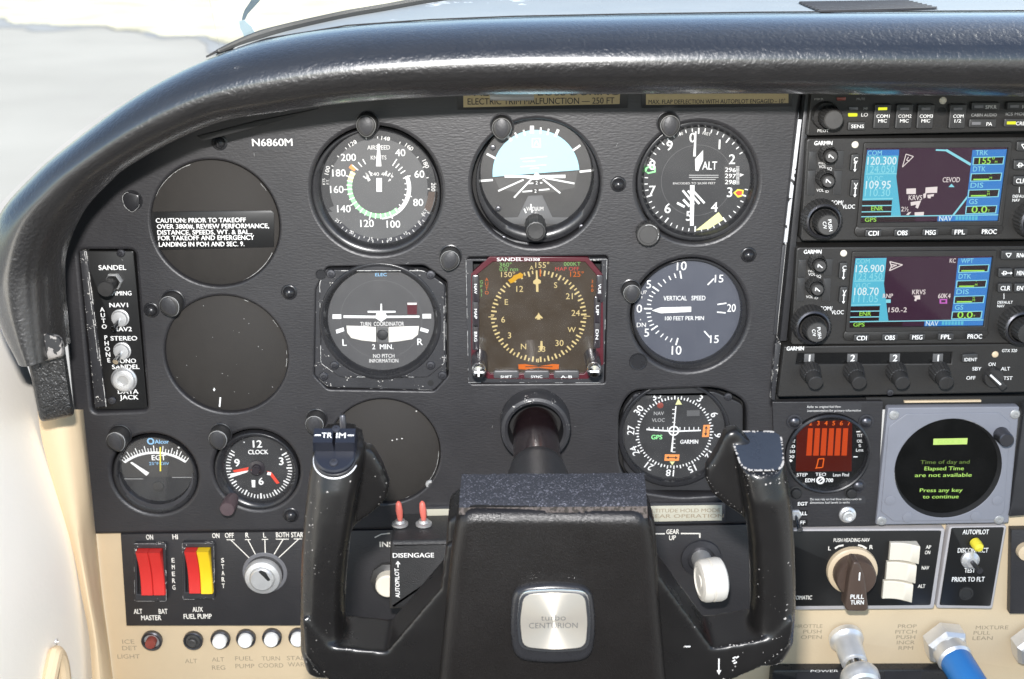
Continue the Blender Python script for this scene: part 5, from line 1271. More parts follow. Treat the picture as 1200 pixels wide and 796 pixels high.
# ---- engine monitor
t = Thing('engine_monitor', 'round engine monitor with glowing orange bars on a black plate', 'display', 965, 540).view(900, 460, 4.0)
t.part('mount_plate', MB().prism(round_poly(t.pts([(20, 45), (540, 42), (510, 624), (40, 632)], 2.5), 1), -2, 2.5, .5, [circ(*t.pt(278, 282, 2.5), 196 * t.k(278, 282))]), 'panel')
t.c = t.pt(278, 282, 1); t.kk = t.k(278, 282); t.zf = .5
t.part('bezel', MB().lathe([(198 * t.kk, -3), (198 * t.kk, 4.4), (190 * t.kk, 5.2), (184 * t.kk, 4.8), (180 * t.kk, .5)], *t.c, 60), 'bezel_gloss', smooth=45)
t.part('dial_face', MB().disc(*t.c, 182 * t.kk, .5), 'lcd_off'); 
t.part('lamp_field', MB().poly(t.pts([(135, 140), (395, 128), (392, 370), (130, 370)], .56), .56), 'e_led_dim')
for i in range(6): zpoly(t, 'e_led', [(188 + i * 33, 168), (211 + i * 33, 168), (204 + i * 33, 296), (179 + i * 33, 296)], .12, 'bar_graph'); ztext(t, '234567'[i], 200 + i * 36, 144, 20, 'e_led_bright', bold=.02)
for a, b in (((236, 312), (262, 310)), ((236, 312), (232, 334)), ((262, 310), (256, 352)), ((232, 334), (226, 354)), ((226, 354), (254, 352)), ((226, 356), (222, 356))): zline(t, 'e_led_bright', a, b, 5, .14, 'readout')
for s, x, y in (('STEP', 160, 386), ('TEO', 247, 384), ('Lean Find', 342, 386)): ztext(t, s, x, y, 15, 'white', w=50 if len(s) < 5 else 74, bold=.03)
ztext(t, 'EDM', 197, 412, 17, 'white', w=44, bold=.05); ztext(t, '700', 288, 412, 17, 'white', w=34, bold=.05); t.L('white').annulus(*t.pt(246, 412, .65), 11 * t.kk, 20 * t.kk, .65); zline(t, 'white', (236, 420), (256, 404), 4, .16)
for i, s in enumerate(('TIT', 'OIL', '%', 'Lmt')): ztext(t, s, 430, (202, 228, 250, 270)[i], 14, 'white', w=(28, 26, 12, 34)[i], bold=.03)
zline(t, 'white', (414, 184), (436, 184), 5); zline(t, 'white', (400, 302), (420, 302), 5)
for i, w_ in enumerate((24, 28, 34, 40, 42)): ztext(t, ('TIT', 'CHT', '20', '350', '300')[i], 118 - i * 4, 205 + i * 24, 14, 'white', w=w_, bold=.03)
zpoly(t, 'white', [(98, 318), (106, 312), (116, 320), (106, 328)])
t.part('glass', MB().disc(*t.c, 183 * t.kk, 3.2), 'glass_clean')
for x, y in ((124, 138), (460, 138), (422, 438)): t.part('screw', MB().lathe([(5.2, 2.4), (5.0, 3.0), (3.8, 3.1)] + [(3.7 * math.cos(q), 3.1 + 2.2 * math.sin(q)) for q in (0, .4, .8, 1.2)] + [(0, 5.4)], *t.pt(x, y, 3), 22), 'steel_dark')
for x, y in ((130, 468), (388, 468)): t.part('button', MB().lathe([(4.2, 2.4), (4.2, 3.2), (3.4, 3.4), (3.2, 6), (2.6, 6.6), (0, 6.7)], *t.pt(x, y, 3), 20), 'rubber')
t.part('notice_strip', MB().poly(t.pts([(180, 52), (438, 50), (438, 92), (180, 94)], 2.62), 2.62), 'panel_edge'); t.part('notice_strip', MB().poly(t.pts([(195, 488), (456, 486), (456, 520), (195, 522)], 2.62), 2.62), 'panel_edge')
t.zf = 2.5
for s, x, y, w in (('Refer to original fuel flow', 263, 67, 158), ('instrumentation for primary information', 310, 85, 250), ('Do not rely on fuel flow instruments to', 318, 500, 240), ('determine fuel levels in tanks', 290, 516, 186)): ztext(t, s, x, y, 10, 'print', w=w, dz=.24, bold=0)
for s, y in (('EGT', 522), ('ALL', 567), ('FF', 610)):
    t.part('switch_legend', MB().poly(t.pts([(145, y - 14), (186, y - 14), (185, y + 14), (143, y + 14)], 2.62), 2.62), 'placard_black'); ztext(t, s, 163, y, 16, 'white', dz=.24, bold=.05)
a, b = t.pt(128, 572, 2.5); t.part('toggle_nut', MB().lathe([(4, 2.4), (4, 4), (3.2, 4.6), (0, 4.6)], a, b, 6), 'silver'); t.part('toggle_lever', MB().tube([(a, b, 4), (a + .5, b - 3, 10), (a + .8, b - 5, 15)], [1.2, 1.4, 1.9], 12), 'chrome')
a, b = t.pt(372, 572, 2.5); t.part('jack', MB().lathe([(5.6, 2.4), (5.4, 3.6), (4.8, 4.0), (4.0, 4.6), (3.8, 6.5), (2.6, 6.8), (2.2, 5), (0, 5)], a, b, 28), 'silver'); t.done()

# ---- round green-text display in a grey square bezel
t = Thing('fuel_computer', 'round green-text display in a square grey-blue bezel', 'display', 1115, 545).view(900, 460, 4.0)
ce = t.pt(842, 355, 4); ra = 250 * t.k(842, 355, 4); t.kk = t.k(842, 355, 2)
q = t.pts([(562, 72), (1180, 66), (1128, 612), (505, 622)], 4.5)
t.part('bezel', MB().prism(round_poly(q, 1.5), -1, 4.5, .8, [circ(*ce, ra)]), 'grey_bezel')
q2 = t.pts([(650, 100), (1085, 96), (1138, 142), (1108, 560), (1060, 600), (590, 606), (530, 560), (566, 160)], 5.2)
t.part('raised_face', MB().prism(round_poly(q2, 1), 4.3, 5.1, .5, [circ(*ce, ra)]), 'grey_bezel')
t.part('tube_wall', MB().lathe([(ra, 5), (ra - .6, 3.5), (ra - 1.5, 1.2)], *ce, 60), 'rubber'); t.part('screen', MB().disc(*ce, ra - 1, 1.2, 60), 'e_crt', smooth=0); t.zf = 1.2
t.part('glass', MB().disc(*ce, ra - .7, 2.6, 60), 'glass_clean')
zpoly(t, 'e_crt_bar', [(776, 217), (936, 214), (933, 243), (774, 246)], .1, 'readout'); ztext(t, 'CLOCK  01', 852, 231, 14, 'e_crt_green', w=110, dz=.14, name='readout')
for s, x, y, w, m in (('Time of day and', 830, 326, 230, 'e_crt_dim'), ('Elapsed Time', 826, 356, 184, 'e_crt_green'), ('are not available', 822, 387, 266, 'e_crt_green'), ('Press any key', 812, 458, 200, 'e_crt_green'), ('to continue', 810, 488, 168, 'e_crt_green')): ztext(t, s, x, y, 17, m, w=w, bold=.012, name='readout')
for x, y in ((590, 106), (1158, 102), (532, 602), (1082, 596)): t.part('screw', screw_mb(*t.pt(x, y, 4.5), 4.6, 3.2), 'silver_dull')
for x, y in ((573, 506), (655, 585), (974, 580), (1075, 506)): t.part('button', MB().lathe([(3.6, 5), (3.4, 5.5), (2.2, 5.7), (0, 5.7)], *t.pt(x, y, 5), 22), 'grey_bezel')
t.part('selector_knob', MB().lathe([(5.2, 4), (5, 6), (4.6, 15), (4, 15.6), (0, 15.6)], *t.pt(1092, 196, 5), 26), 'steel_dark', smooth=30); t.done()
# dark bracket right of it
t = Thing('panel_bracket', 'black upright bracket right of the grey display', 'bracket', 1190, 540)
t.part('upright', MB().prism(round_poly(t.pts([(1201, 474), (1260, 472), (1255, 600), (1182, 606), (1186, 590)], 6), 1.5), -3, 6, 1), 'case')
t.part('brass_edge', MB().prism(t.pts([(1181, 588), (1184, 588), (1181, 612), (1178, 612)], 4), -3, 4, .3), 'ivory_tan'); t.done()
t = Thing('orange_trim_strip', 'thin yellow metal strip under the transponder', 'strip', 1105, 471)
t.part('strip_edge', MB().prism(t.pts([(1060, 470.2), (1150, 469.2), (1150, 471.4), (1060, 472.4)], 1), -2, 1, .3), 'ivory_tan')
t.part('backing', MB().prism(t.pts([(1015, 466), (1210, 464), (1205, 478), (1015, 480)], -1), -3, -1, .2), 'dark'); t.done()
t = Thing('stack_frame', 'black frame behind the radio stack', 'frame', 1060, 300)
t.part('back_plate', MB().poly(t.pts([(942, 60), (1290, 55), (1262, 480), (906, 480)], -9), -9), 'dark')
t.part('rail', MB().prism(t.pts([(945, 100), (952, 100), (922, 400), (914, 400)], 1), -9, 1, .6), 'case'); t.done()
# ================================================================ lower switch panel
SP = (100, 610, 4.278)
t = Thing('switch_plate', 'black lower switch plate with rocker switches and ignition lock', 'switch plate', 520, 680).view(*SP)
zt = 0.; t.zf = zt
t.part('plate', MB().prism(t.pts([(176, 70), (3440, 20), (3395, 528), (205, 528)], zt), -5, zt, .5), 'panel')
for s, x, y, w in (('ON', 322, 84, 34), ('HI', 450, 82, 26), ('ON', 654, 76, 36), ('OFF', 722, 75, 44), ('R', 811, 74, 16), ('L', 899, 74, 14), ('BOTH', 988, 72, 64), ('START', 1070, 72, 76), ('ALT', 264, 456, 42), ('BAT', 390, 456, 44), ('MASTER', 330, 488, 100), ('AUX', 563, 446, 52), ('FUEL PUMP', 563, 481, 140)):
    ztext(t, s, x, y, 24, 'cream', w=w, bold=.03)
for st_, x, y0, dy in (('EMERG', 440, 200, 34), ('START', 688, 200, 32)):
    for i, ch in enumerate(st_): ztext(t, ch, x + i * 1, y0 + i * dy, 22, 'cream', bold=.03, w=14)
for a, b in (((708, 97), (748, 97)), ((728, 97), (826, 192)), ((800, 96), (828, 96)), ((814, 96), (856, 176)), ((885, 95), (916, 95)), ((900, 95), (902, 162)), ((955, 94), (1020, 94)), ((992, 94), (946, 170)), ((1045, 93), (1085, 93)), ((1070, 93), (970, 186))): zline(t, 'cream', a, b, 5)
t.done()
def rocker(name, label, q, c1, c2, lens):
    r = Thing(name, label, 'switch', SP[0] + q[0] / SP[2], SP[1] + q[1] / SP[2], 'rocker switches on the lower switch plate').view(*SP)
    x, y, w, h = q
    fr = [r.pt(x - w / 2, y - h / 2, 4), r.pt(x + w / 2, y - h / 2, 4), r.pt(x + w / 2 + 4, y + h / 2, 4), r.pt(x - w / 2 + 4, y + h / 2, 4)]
    ho = [r.pt(x - w / 2 + 16, y - h / 2 + 26, 4), r.pt(x + w / 2 - 16, y - h / 2 + 26, 4), r.pt(x + w / 2 - 14, y + h / 2 - 36, 4), r.pt(x - w / 2 + 18, y + h / 2 - 36, 4)]
    edge_wear(r, ccw(round_poly(fr, 1)), 3.65, .3, .4, 'print_dim', int(x))
    r.part('frame', MB().prism(round_poly(fr, 1), .05, 3.6, .8, [ho]), 'case_worn'); r.part('well', MB().poly(ho, .3), 'dark')
    a0, a1 = ho[0][0] + .3, ho[1][0] - .3; t0, t1 = ho[0][1] - .3, ho[2][1] + .6
    for i, c in enumerate((c1, c2)):
        x0 = a0 + (a1 - a0) / 2 * i + .12; x1 = a0 + (a1 - a0) / 2 * (i + 1) - .12; mb = MB(); prof = []
        for j in range(13):
            f = j / 12; yy = t0 + (t1 - t0) * f; prof.append((yy, 9.5 - 5.0 * math.sin(math.pi * min(1, max(0, f * 1.0))) * .55 - (3.2 * f if not i or c1 == c2 else 2.4 * f)))
        for yy, zz in prof: mb.v += [(x0, yy, zz - .5), (x0 + .4, yy, zz), (x1 - .4, yy, zz), (x1, yy, zz - .5)]
        for j in range(12):
            for k_ in range(3): mb.f.append((j * 4 + k_, j * 4 + k_ + 4, j * 4 + k_ + 5, j * 4 + k_ + 1))
        n0 = len(mb.v)
        mb.v += [(x0, yy, .3) for yy, zz in prof] + [(x1, yy, .3) for yy, zz in prof]
        for j in range(12): mb.f += [(j * 4, n0 + j, n0 + j + 1, j * 4 + 4), (j * 4 + 3, j * 4 + 7, n0 + 14 + j, n0 + 13 + j)]
        mb.f += [(0, 1, 2, 3, n0 + 13, n0), (48, n0 + 12, n0 + 25, 51, 50, 49)]
        r.part('rocker', mb, c, smooth=40)
    r.done()
rocker('master_switch', 'twin red rocker master switch', (322, 262, 160, 290), 'red_rocker', 'red_rocker', 0)
rocker('fuel_pump_switch', 'red and yellow split rocker fuel pump switch', (564, 255, 160, 285), 'red_rocker', 'yellow_rocker', 0)
t = Thing('ignition_lock', 'round silver ignition key lock', 'switch', 309, 675).view(*SP)
a, b = t.pt(892, 278, 1); k = t.k(892, 278)
t.part('base_ring', MB().lathe([(112 * k, .05), (108 * k, .5), (94 * k, .6)], *t.pt(900, 262, 0), 40), 'clear_grey')  # grey ring set off-centre behind the lock
t.part('escutcheon', MB().lathe([(94 * k, .4), (92 * k, 3), (86 * k, 4.4), (64 * k, 5.2), (62 * k, 4.6), (60 * k, 6.6), (54 * k, 7.4), (0, 7.4)], a, b, 44), 'silver', smooth=30)
t.part('key_slot', MB().prism(round_poly(t.pts([(866, 258), (880, 250), (905, 262), (928, 300), (915, 306), (895, 285)], 7.6), 1), 7.3, 7.55, .05), 'dark'); t.done()

# breakers and lamp on the tan strip
bk = [(225.5, 753, 'black circuit breaker over the ALT legend', 0), (257.5, 751.5, 'white circuit breaker over the ALT REG legend', 1), (287.5, 750.5, 'white circuit breaker over the FUEL PUMP legend', 1), (318, 749.5, 'white circuit breaker over the TURN COORD legend', 1), (349, 749, 'white circuit breaker half behind the left yoke grip', 1)]
col_m = MB().lathe([(6.6, -4.2), (6.6, -1.2), (6.0, -.6), (5.2, -.8), (5.0, -3)], n=32).mesh('collar'); col_m.materials.append(M['steel_dark'])
b1 = MB().lathe([(4.7, -4), (4.7, 2), (4.3, 2.6), (0, 2.7)], n=28).mesh('push_button'); b1.materials.append(M['white'])
b0 = MB().lathe([(4.9, -4), (4.9, -1.2), (3.2, -1.0), (3.0, 1.6), (2.4, 2), (0, 1.8)], n=28).mesh('push_button'); b0.materials.append(M['knob_face'])
for x, y, lab, wh in bk:
    t = Thing('circuit_breaker', lab, 'breaker', x, y, 'push circuit breakers along the tan panel')
    for nm, me in (('collar', col_m), ('push_button', b1 if wh else b0)): o = link(bpy.data.objects.new(nm, me)); o.parent = t.o
t = Thing('ice_light_button', 'dark red push light beside the ICE DET LIGHT legend', 'lamp', 177, 753)
t.part('collar', MB().lathe([(7, -4.2), (7, -1), (6.3, -.4), (5.4, -.6), (5.2, -3)], n=32), 'steel_dark'); t.part('well', MB().disc(0, 0, 5.3, -2.6, 24), 'silver_dull'); t.part('lens', MB().lathe([(3.6, -3), (3.7, 2), (3.2, 3.2), (0, 3.4)], n=26), 'lens_red'); t.done()

# instrument dimmer left of the disengage box, gear legend
t = Thing('dimmer_knob', 'black dimmer knob with white face behind the disengage box', 'knob', 456, 678)
t.part('skirt', MB().lathe([(12.5, .02), (12.2, 3), (10, 4), (8.5, 5)], n=10), 'knob', smooth=20); t.part('face', MB().lathe([(8.4, 4.5), (8, 11), (7, 12), (0, 12)], n=30), 'ivory')
t.text('INST', 456, 638, 6, 'cream', .2, w=22, bold=.03); t.L('cream', 'markings').line(t.pt(439, 630), t.pt(447, 626), .8, .15); t.L('cream', 'markings').line(t.pt(447, 626), t.pt(457, 625), .8, .15); t.done()

t = Thing('gear_lever', 'white wheel-shaped landing gear lever', 'lever', 822, 660).view(740, 560, 3.371)
t.text('GEAR', 163, 213, 18, 'cream', .2, w=50, bold=.03); t.text('UP', 162, 237, 18, 'cream', .2, w=26, bold=.03)
for a, b in (((80, 221), (132, 221)), ((195, 220), (271, 220)), ((270, 218), (270, 237))): t.L('cream', 'markings').line(t.pt(*a), t.pt(*b), .9, .15)
a, b = t.pt(275, 318, 0)
t.part('escutcheon', MB().lathe([(15 * .9, .05), (13, 1.4), (9, 2), (8.6, .6), (0, .6)], a, b, 36), 'steel_dark')
c = Vector((a + 2.0, b - 2, 30))
t.part('stem', MB().tube([(a, b, 0), (a + .6, b - 1, 12), (a + 1.4, b - 3, 24), tuple(c)], [6.5, 6, 5.5, 5], 18), 'silver_dull')
t.part('wheel', MB().lathe([(0, -8.3), (4, -8.3), (4.4, -7.6), (9, -7.6), (9.6, -8.4), (12.6, -7.6), (13.7, -5.5), (13.9, -2.2), (13.2, -1.8), (13.2, -1.1), (14, -.6), (14.2, 4.5), (13.4, 6.8), (11, 8.2), (10.2, 7.4), (5, 7.4), (4.4, 8.4), (0, 8.6)], n=44, axis=(1, .04, -.18), org=(c.x, c.y + 3, c.z + 2)), 'cream', smooth=35)
t.done()

# ---- autopilot head
AP = (900, 600, 4.0)
t = Thing('autopilot_controller', 'black autopilot controller with brown pull-turn knob and three ivory rockers', 'controller', 1010, 668).view(*AP)
t.part('frame', MB().prism(round_poly(t.pts([(-40, 84), (832, 78), (778, 455), (-60, 462)], 3), 2), -5, 3, .9), 'grey_frame')
zt = 3.4; t.zf = zt; t.part('face', MB().prism(round_poly(t.pts([(-30, 92), (814, 88), (762, 438), (-50, 444)], zt), 1.5), 2.5, zt, .3), 'placard_black')
ztext(t, 'PUSH HEADING-NAV', 392, 132, 17, 'cream', w=168, bold=.02); ztext(t, 'L', 289, 171, 18, 'cream', bold=.03); ztext(t, 'R', 484, 165, 18, 'cream', bold=.03); ztext(t, 'NAVOMATIC', 148, 402, 18, 'cream', w=116, bold=.03)
for s, x, y in (('AP', 752, 165), ('ON', 748, 190), ('NAV', 738, 262), ('ALT', 720, 348)): ztext(t, s, x, y, 16, 'cream', w=24 if len(s) < 3 else 34, bold=.03)
for pp in ([(314, 172), (330, 161), (354, 156)], [(422, 156), (442, 160), (462, 172)]):
    for a, b in zip(pp, pp[1:]): zline(t, 'cream', a, b, 9)
a, b = t.pt(392, 270, zt)
t.part('ivory_skirt', MB().lathe([(16.8, zt), (16.4, zt + 3), (15, zt + 4), (0, zt + 4)], a, b, 44), 'ivory_tan', smooth=40)
t.part('turn_knob', MB().lathe([(13.5, zt + 4), (13.2, zt + 12), (12.4, zt + 13.4), (0, zt + 13.6)], a, b, 44), 'brown_knob', smooth=35)
q = [t.pt(x, y, zt + 20) for x, y in ((398, 232), (425, 232), (452, 300), (470, 450), (458, 464), (372, 464), (360, 450), (380, 300))]
t.part('knob_grip', MB().prism(round_poly(q, 1.6), zt + 9, zt + 21, 1.4, seg=3), 'brown_knob'); t.part('index_line', MB().box(*t.pt(424, 322, zt + 21.2), *t.pt(434, 284, zt + 21.2), zt + 20.8, zt + 21.2, .05), 'white')
for s, y in (('PULL', 398), ('TURN', 424)): t.text(s, 418, y, 20, 'white', zt + 21.2, w=62, bold=.03)
for x, y in ((628, 178), (612, 268), (596, 357)):
    x0, y0 = t.pt(x - 62, y, zt); x1, _ = t.pt(x + 64, y, zt); _, ya = t.pt(x, y - 41, zt); _, yb = t.pt(x, y + 41, zt)
    mb = MB(); m_ = 10
    for j in range(m_ + 1):
        f = j / m_; xx = x0 + (x1 - x0) * f; zz = zt + 3 + 5.5 * f - 2.2 * math.sin(math.pi * f)
        mb.v += [(xx, yb, zt), (xx, yb, zz - .5), (xx, yb + .5, zz), (xx, ya - .5, zz), (xx, ya, zz - .5), (xx, ya, zt)]
    for j in range(m_):
        for k_ in range(5): mb.f.append((j * 6 + k_, j * 6 + 6 + k_, j * 6 + 7 + k_, j * 6 + 1 + k_))
    mb.f += [(0, 1, 2, 3, 4, 5), tuple(m_ * 6 + q for q in range(6))[::-1]]
    t.part('rocker', mb, 'ivory', smooth=40)
t.done()
# ---- autopilot disconnect
t = Thing('autopilot_disconnect', 'small black autopilot disconnect plate with a yellow-tipped toggle', 'switch plate', 1140, 665).view(*AP)
t.part('frame', MB().prism(round_poly(t.pts([(850, 70), (1120, 64), (1052, 456), (788, 452)], 2.6), 2), -5, 2.6, .9), 'grey_frame')
zt = 3.; t.zf = zt; t.part('face', MB().prism(round_poly(t.pts([(860, 76), (1108, 72), (1044, 442), (804, 438)], zt), 1.2), 2, zt, .3), 'placard_black')
for s, x, y, w in (('AUTOPILOT', 974, 94, 122), ('DISCONNECT', 961, 180, 142), ('TEST', 946, 274, 50), ('PRIOR TO FLT', 939, 316, 152)): ztext(t, s, x, y, 21, 'white', w=w, bold=.025)
a, b = t.pt(945, 222, zt)
t.part('toggle_nut', MB().lathe([(10 * .6, zt), (6, zt + 2), (5, zt + 3), (3.4, zt + 5), (0, zt + 5)], a, b, 24), 'silver'); t.part('toggle_lever', MB().tube([(a, b + .5, zt + 4), (a + 1, b - .6, zt + 10), (a + 2, b - 1, zt + 15)], [1.4, 1.6, 2.1], 12), 'steel_dark')
a, b = t.pt(968, 140, zt); t.part('yellow_cap', MB().tube([(a, b, zt), (a + .6, b - .8, zt + 3), (a + 1.2, b - 1.6, zt + 6), (a + 1.5, b - 2, zt + 7.4)], [3.4, 3.6, 3.2, 1.8], 14), 'yellow')
t.part('press_button', MB().lathe([(5, zt), (4.8, zt + .7), (3.6, zt + .8), (3.4, zt + .4), (0, zt + .4)], *t.pt(928, 382, zt), 24), 'rubber'); t.done()
t = Thing('switch_plate', 'black switch plate beyond the autopilot disconnect plate', 'switch plate', 1192, 670).view(*AP)
t.part('plate', MB().prism(t.pts([(1142, 84), (1500, 78), (1490, 478), (1134, 478)], 2), -5, 2, .5), 'panel'); t.part('knob', MB().lathe([(6, 2), (5.6, 6), (0, 7)], *t.pt(1204, 180, 2), 24), 'ivory_tan'); t.done()

# ---- engine controls
t = Thing('throttle_control', 'silver push-pull throttle with a flat round knob', 'control', 994, 752).view(*AP)
z0 = -4; d = Vector((.04, -.26, 1)); a, b = t.pt(362, 585, z0)
t.part('lock_nut', MB().lathe([(11.5, 0), (11.5, 4), (10, 6), (9, 8), (8.6, 24), (8, 25), (6, 26)], n=32, axis=d, org=(a, b, z0)), 'silver', smooth=30)
t.part('shaft', MB().lathe([(6.8, 22), (6.8, 46)], n=20, axis=d, org=(a, b, z0)), 'chrome'); t.part('knob', MB().lathe([(6, 32), (12, 34), (12.8, 36), (12.8, 40), (12, 42), (11.4, 44), (9.5, 45.6), (4, 46), (3.4, 45), (0, 45)], n=40, axis=d, org=(a, b, z0)), 'silver', smooth=30); t.done()
t = Thing('propeller_control', 'blue-sleeved propeller pitch control with a silver hex nut', 'control', 1110, 750).view(*AP)
d = Vector((.16, -.24, 1)); a, b = t.pt(815, 590, z0)
t.part('hex_nut', MB().lathe([(15, 0), (15, 9), (13.2, 12), (11, 13)], n=6, axis=d, org=(a, b, z0)), 'silver', smooth=20); t.part('collar', MB().lathe([(11.5, 12), (11.8, 20), (10.5, 22), (8, 23)], n=32, axis=d, org=(a, b, z0)), 'silver', smooth=30)
t.part('blue_sleeve', MB().lathe([(10.5, 22), (10.8, 23), (10.6, 70), (9, 72), (0, 72)], n=32, axis=d, org=(a, b, z0)), 'blue_knob', smooth=30); t.done()
t = Thing('mixture_control', 'silver hex nut of the mixture control at the tan panel end', 'control', 1200, 750).view(*AP)
a, b = t.pt(1225, 600, z0); t.part('hex_nut', MB().lathe([(15, 0), (15, 9), (13.2, 12), (11, 13), (11, 30), (0, 30)], n=6, axis=d, org=(a, b, z0)), 'silver', smooth=20); t.done()
t = Thing('pedestal_box', 'black pedestal top with worn gloss edge under the tan panel', 'pedestal', 1040, 792).view(*AP)
t.part('top_plate', MB().prism(round_poly(t.pts([(20, 742), (1000, 738), (1010, 1000), (0, 1000)], 4), 3), -20, 4, 2), 'bezel_gloss'); t.part('metal_label', MB().poly(t.pts([(135, 752), (340, 750), (338, 800), (130, 800)], 4.2), 4.2), 'steel_dark'); t.part('metal_label', MB().poly(t.pts([(545, 750), (720, 748), (716, 800), (545, 800)], 4.2), 4.2), 'steel_dark')
t.text('POWER', 265, 746, 10, 'white', 4.3, w=130, bold=.05); t.done()

# ---- autopilot disengage box behind the yoke
t = Thing('disengage_switch_box', 'black crinkle switch box with two red-tipped toggles behind the yoke', 'switch', 490, 660).view(400, 560, 4.975)
zf_ = 40.; 
q = [t.pt(284, 372, zf_), t.pt(860, 360, zf_), t.pt(860, 760, zf_), t.pt(278, 770, zf_)]
t.part('housing', MB().prism(round_poly(q, 2), 0, zf_, 3, seg=3), 'crinkle')
top = max(p[1] for p in q)
t.text('DISENGAGE', 420, 452, 26, 'white', zf_ + .15, w=240, bold=.02); t.text('AUTOPILOT', 326, 614, 22, 'white', zf_ + .15, rot=-90, w=190, bold=.03)
L_ = t.L('white'); p = t.pt(330, 496, zf_); L_.poly([(p[0], p[1] + 1.5), (p[0] - 1.6, p[1] - .9), (p[0] + 1.6, p[1] - .9)], zf_ + .15); L_.line((p[0], p[1] - 3.2), (p[0], p[1] - .5), .7, zf_ + .15)
for x, y in ((345, 325), (482, 318)):
    w_ = 18.; a, b = t.pt(x, y, w_); b = top
    t.part('toggle_nut', MB().lathe([(5.2, 0), (5.2, 1.4), (3.6, 2), (3, 3.6), (0, 3.8)], n=24, axis=(0, 1, 0), org=(a, b - .1, w_)), 'silver_dull'); t.part('toggle_tip', MB().tube([(a, b + 2, w_), (a, b + 6, w_), (a - .3, b + 10, w_), (a - .6, b + 15, w_), (a - .6, b + 16.5, w_)], [1.2, 2.0, 2.3, 1.8, .7], 14), 'red_tip', smooth=60)
t.done()
# ================================================================ control yoke
Y = Thing('control_yoke', 'black worn control yoke with padded hub and silver maker badge', 'yoke', 628, 500)
def q3(px, py, w): a, b = Y.pt(px, py, w); return Vector((a, b, w))
col = Y.pt(628, 503, 0)
# column and its gland
Y.part('gland', MB().lathe([(22.5, -.5), (22.5, 3), (22.2, 14), (21.4, 15.4), (19.4, 16), (17.6, 15.2), (16.6, 10), (16.4, 0)], *Y.pt(627, 494, 0), 56), 'case_worn', smooth=30)
Y.part('gland_floor', MB().disc(*Y.pt(627, 494, 0), 16.5, .3, 40), 'dark')
cc = Y.pt(627.5, 505, 6)
Y.part('column', MB().lathe([(14.2, 0), (14.2, 90)], *cc, 48), 'column', smooth=60)
Y.part('collar', MB().lathe([(14.3, 70), (15.4, 70.5), (16.4, 72), (18, 84), (18, 180), (0, 180)], *cc, 48), 'case', smooth=30)

def remeshed(name, mb, m, voxel=1.4, smooth_it=6, parent=None):
    me = mb.mesh('tmp', 0); o = link(bpy.data.objects.new('tmp', me))
    r = o.modifiers.new('r', 'REMESH'); r.mode = 'VOXEL'; r.voxel_size = voxel / 1000; r.use_smooth_shade = True
    s = o.modifiers.new('s', 'SMOOTH'); s.factor = .5; s.iterations = smooth_it
    dg = bpy.context.evaluated_depsgraph_get(); me2 = bpy.data.meshes.new_from_object(o.evaluated_get(dg))
    bpy.data.objects.remove(o); me2.name = name
    for p in me2.polygons: p.use_smooth = True
    me2.materials.clear(); me2.materials.append(M[m])
    ob = link(bpy.data.objects.new(name, me2)); ob.parent = parent or Y.o
    return ob
def poly3(l, w): return [tuple(Y.pt(x, y, w)) for x, y in l]
def sweep(mb, secs, n=28, power=2.4):
    """secs: (px, py, w, half width px, half depth mm, tilt): super-ellipse sections stacked up the grip"""
    base = len(mb.v)
    for (px, py, w, hw, hd, tl) in secs:
        a, b = Y.pt(px, py, w); k = Y.k(px, py, w)
        for i in range(n):
            t_ = 2 * math.pi * i / n; c, s_ = math.cos(t_), math.sin(t_)
            x = hw * k * math.copysign(abs(c) ** (2 / power), c); z = hd * math.copysign(abs(s_) ** (2 / power), s_)
            mb.v.append((a + x, b - tl * z, w + z))
    for r in range(len(secs) - 1):
        for i in range(n):
            j = (i + 1) % n; mb.f.append((base + r * n + i, base + r * n + j, base + (r + 1) * n + j, base + (r + 1) * n + i))
    mb.f.append(tuple(base + i for i in range(n))[::-1]); mb.f.append(tuple(base + (len(secs) - 1) * n + i for i in range(n)))
# left half
mb = MB()
mb.prism(poly3([(354, 722), (357, 768), (392, 806), (470, 830), (560, 850), (560, 620), (523, 640), (517, 690), (453, 765), (385, 758)], 195), 160, 195, 0, back=True)
sweep(mb, [(386, 782, 178, 26, 12, 0), (380, 755, 178, 27, 16, 0), (378.5, 720, 178, 25.5, 16, 0), (379.5, 680, 178, 26, 16, .0), (382, 640, 178, 27.5, 16, 0), (387, 600, 177, 29.5, 16, .0), (392.5, 560, 175, 30.5, 16, .1), (396.5, 530, 173, 30, 15, .3), (398, 517, 172, 29, 14.5, .4)])
fin = poly3([(412, 520), (436, 524), (448, 545), (456, 566), (455, 580), (440, 596), (415, 614), (400, 622)], 168)
mb.prism(fin, 162, 172, 0, back=True)
left_ = remeshed('grip', mb, 'yoke')
# right half
mb = MB()
mb.prism(poly3([(931, 724), (926, 755), (903, 778), (850, 801), (770, 835), (730, 850), (730, 620), (765, 640), (773, 676), (835, 761), (905, 749)], 195), 160, 195, 0, back=True)
sweep(mb, [(893, 768, 178, 24, 12, 0), (903, 745, 178, 25, 16, 0), (905.5, 710, 178, 25.5, 16, 0), (905, 670, 178, 25.5, 16, 0), (903, 630, 178, 26, 16, 0), (900, 595, 178, 27.5, 16, .1), (896, 565, 178, 28, 16, .3), (889.5, 529, 176, 27.5, 14.5, .5)])
fin = poly3([(884, 522), (862, 500), (850, 505), (838, 530), (828, 545), (826, 560), (834, 576), (850, 590), (872, 604), (890, 615)], 168)
mb.prism(fin, 162, 172, 0, back=True)
right_ = remeshed('grip', mb, 'yoke')
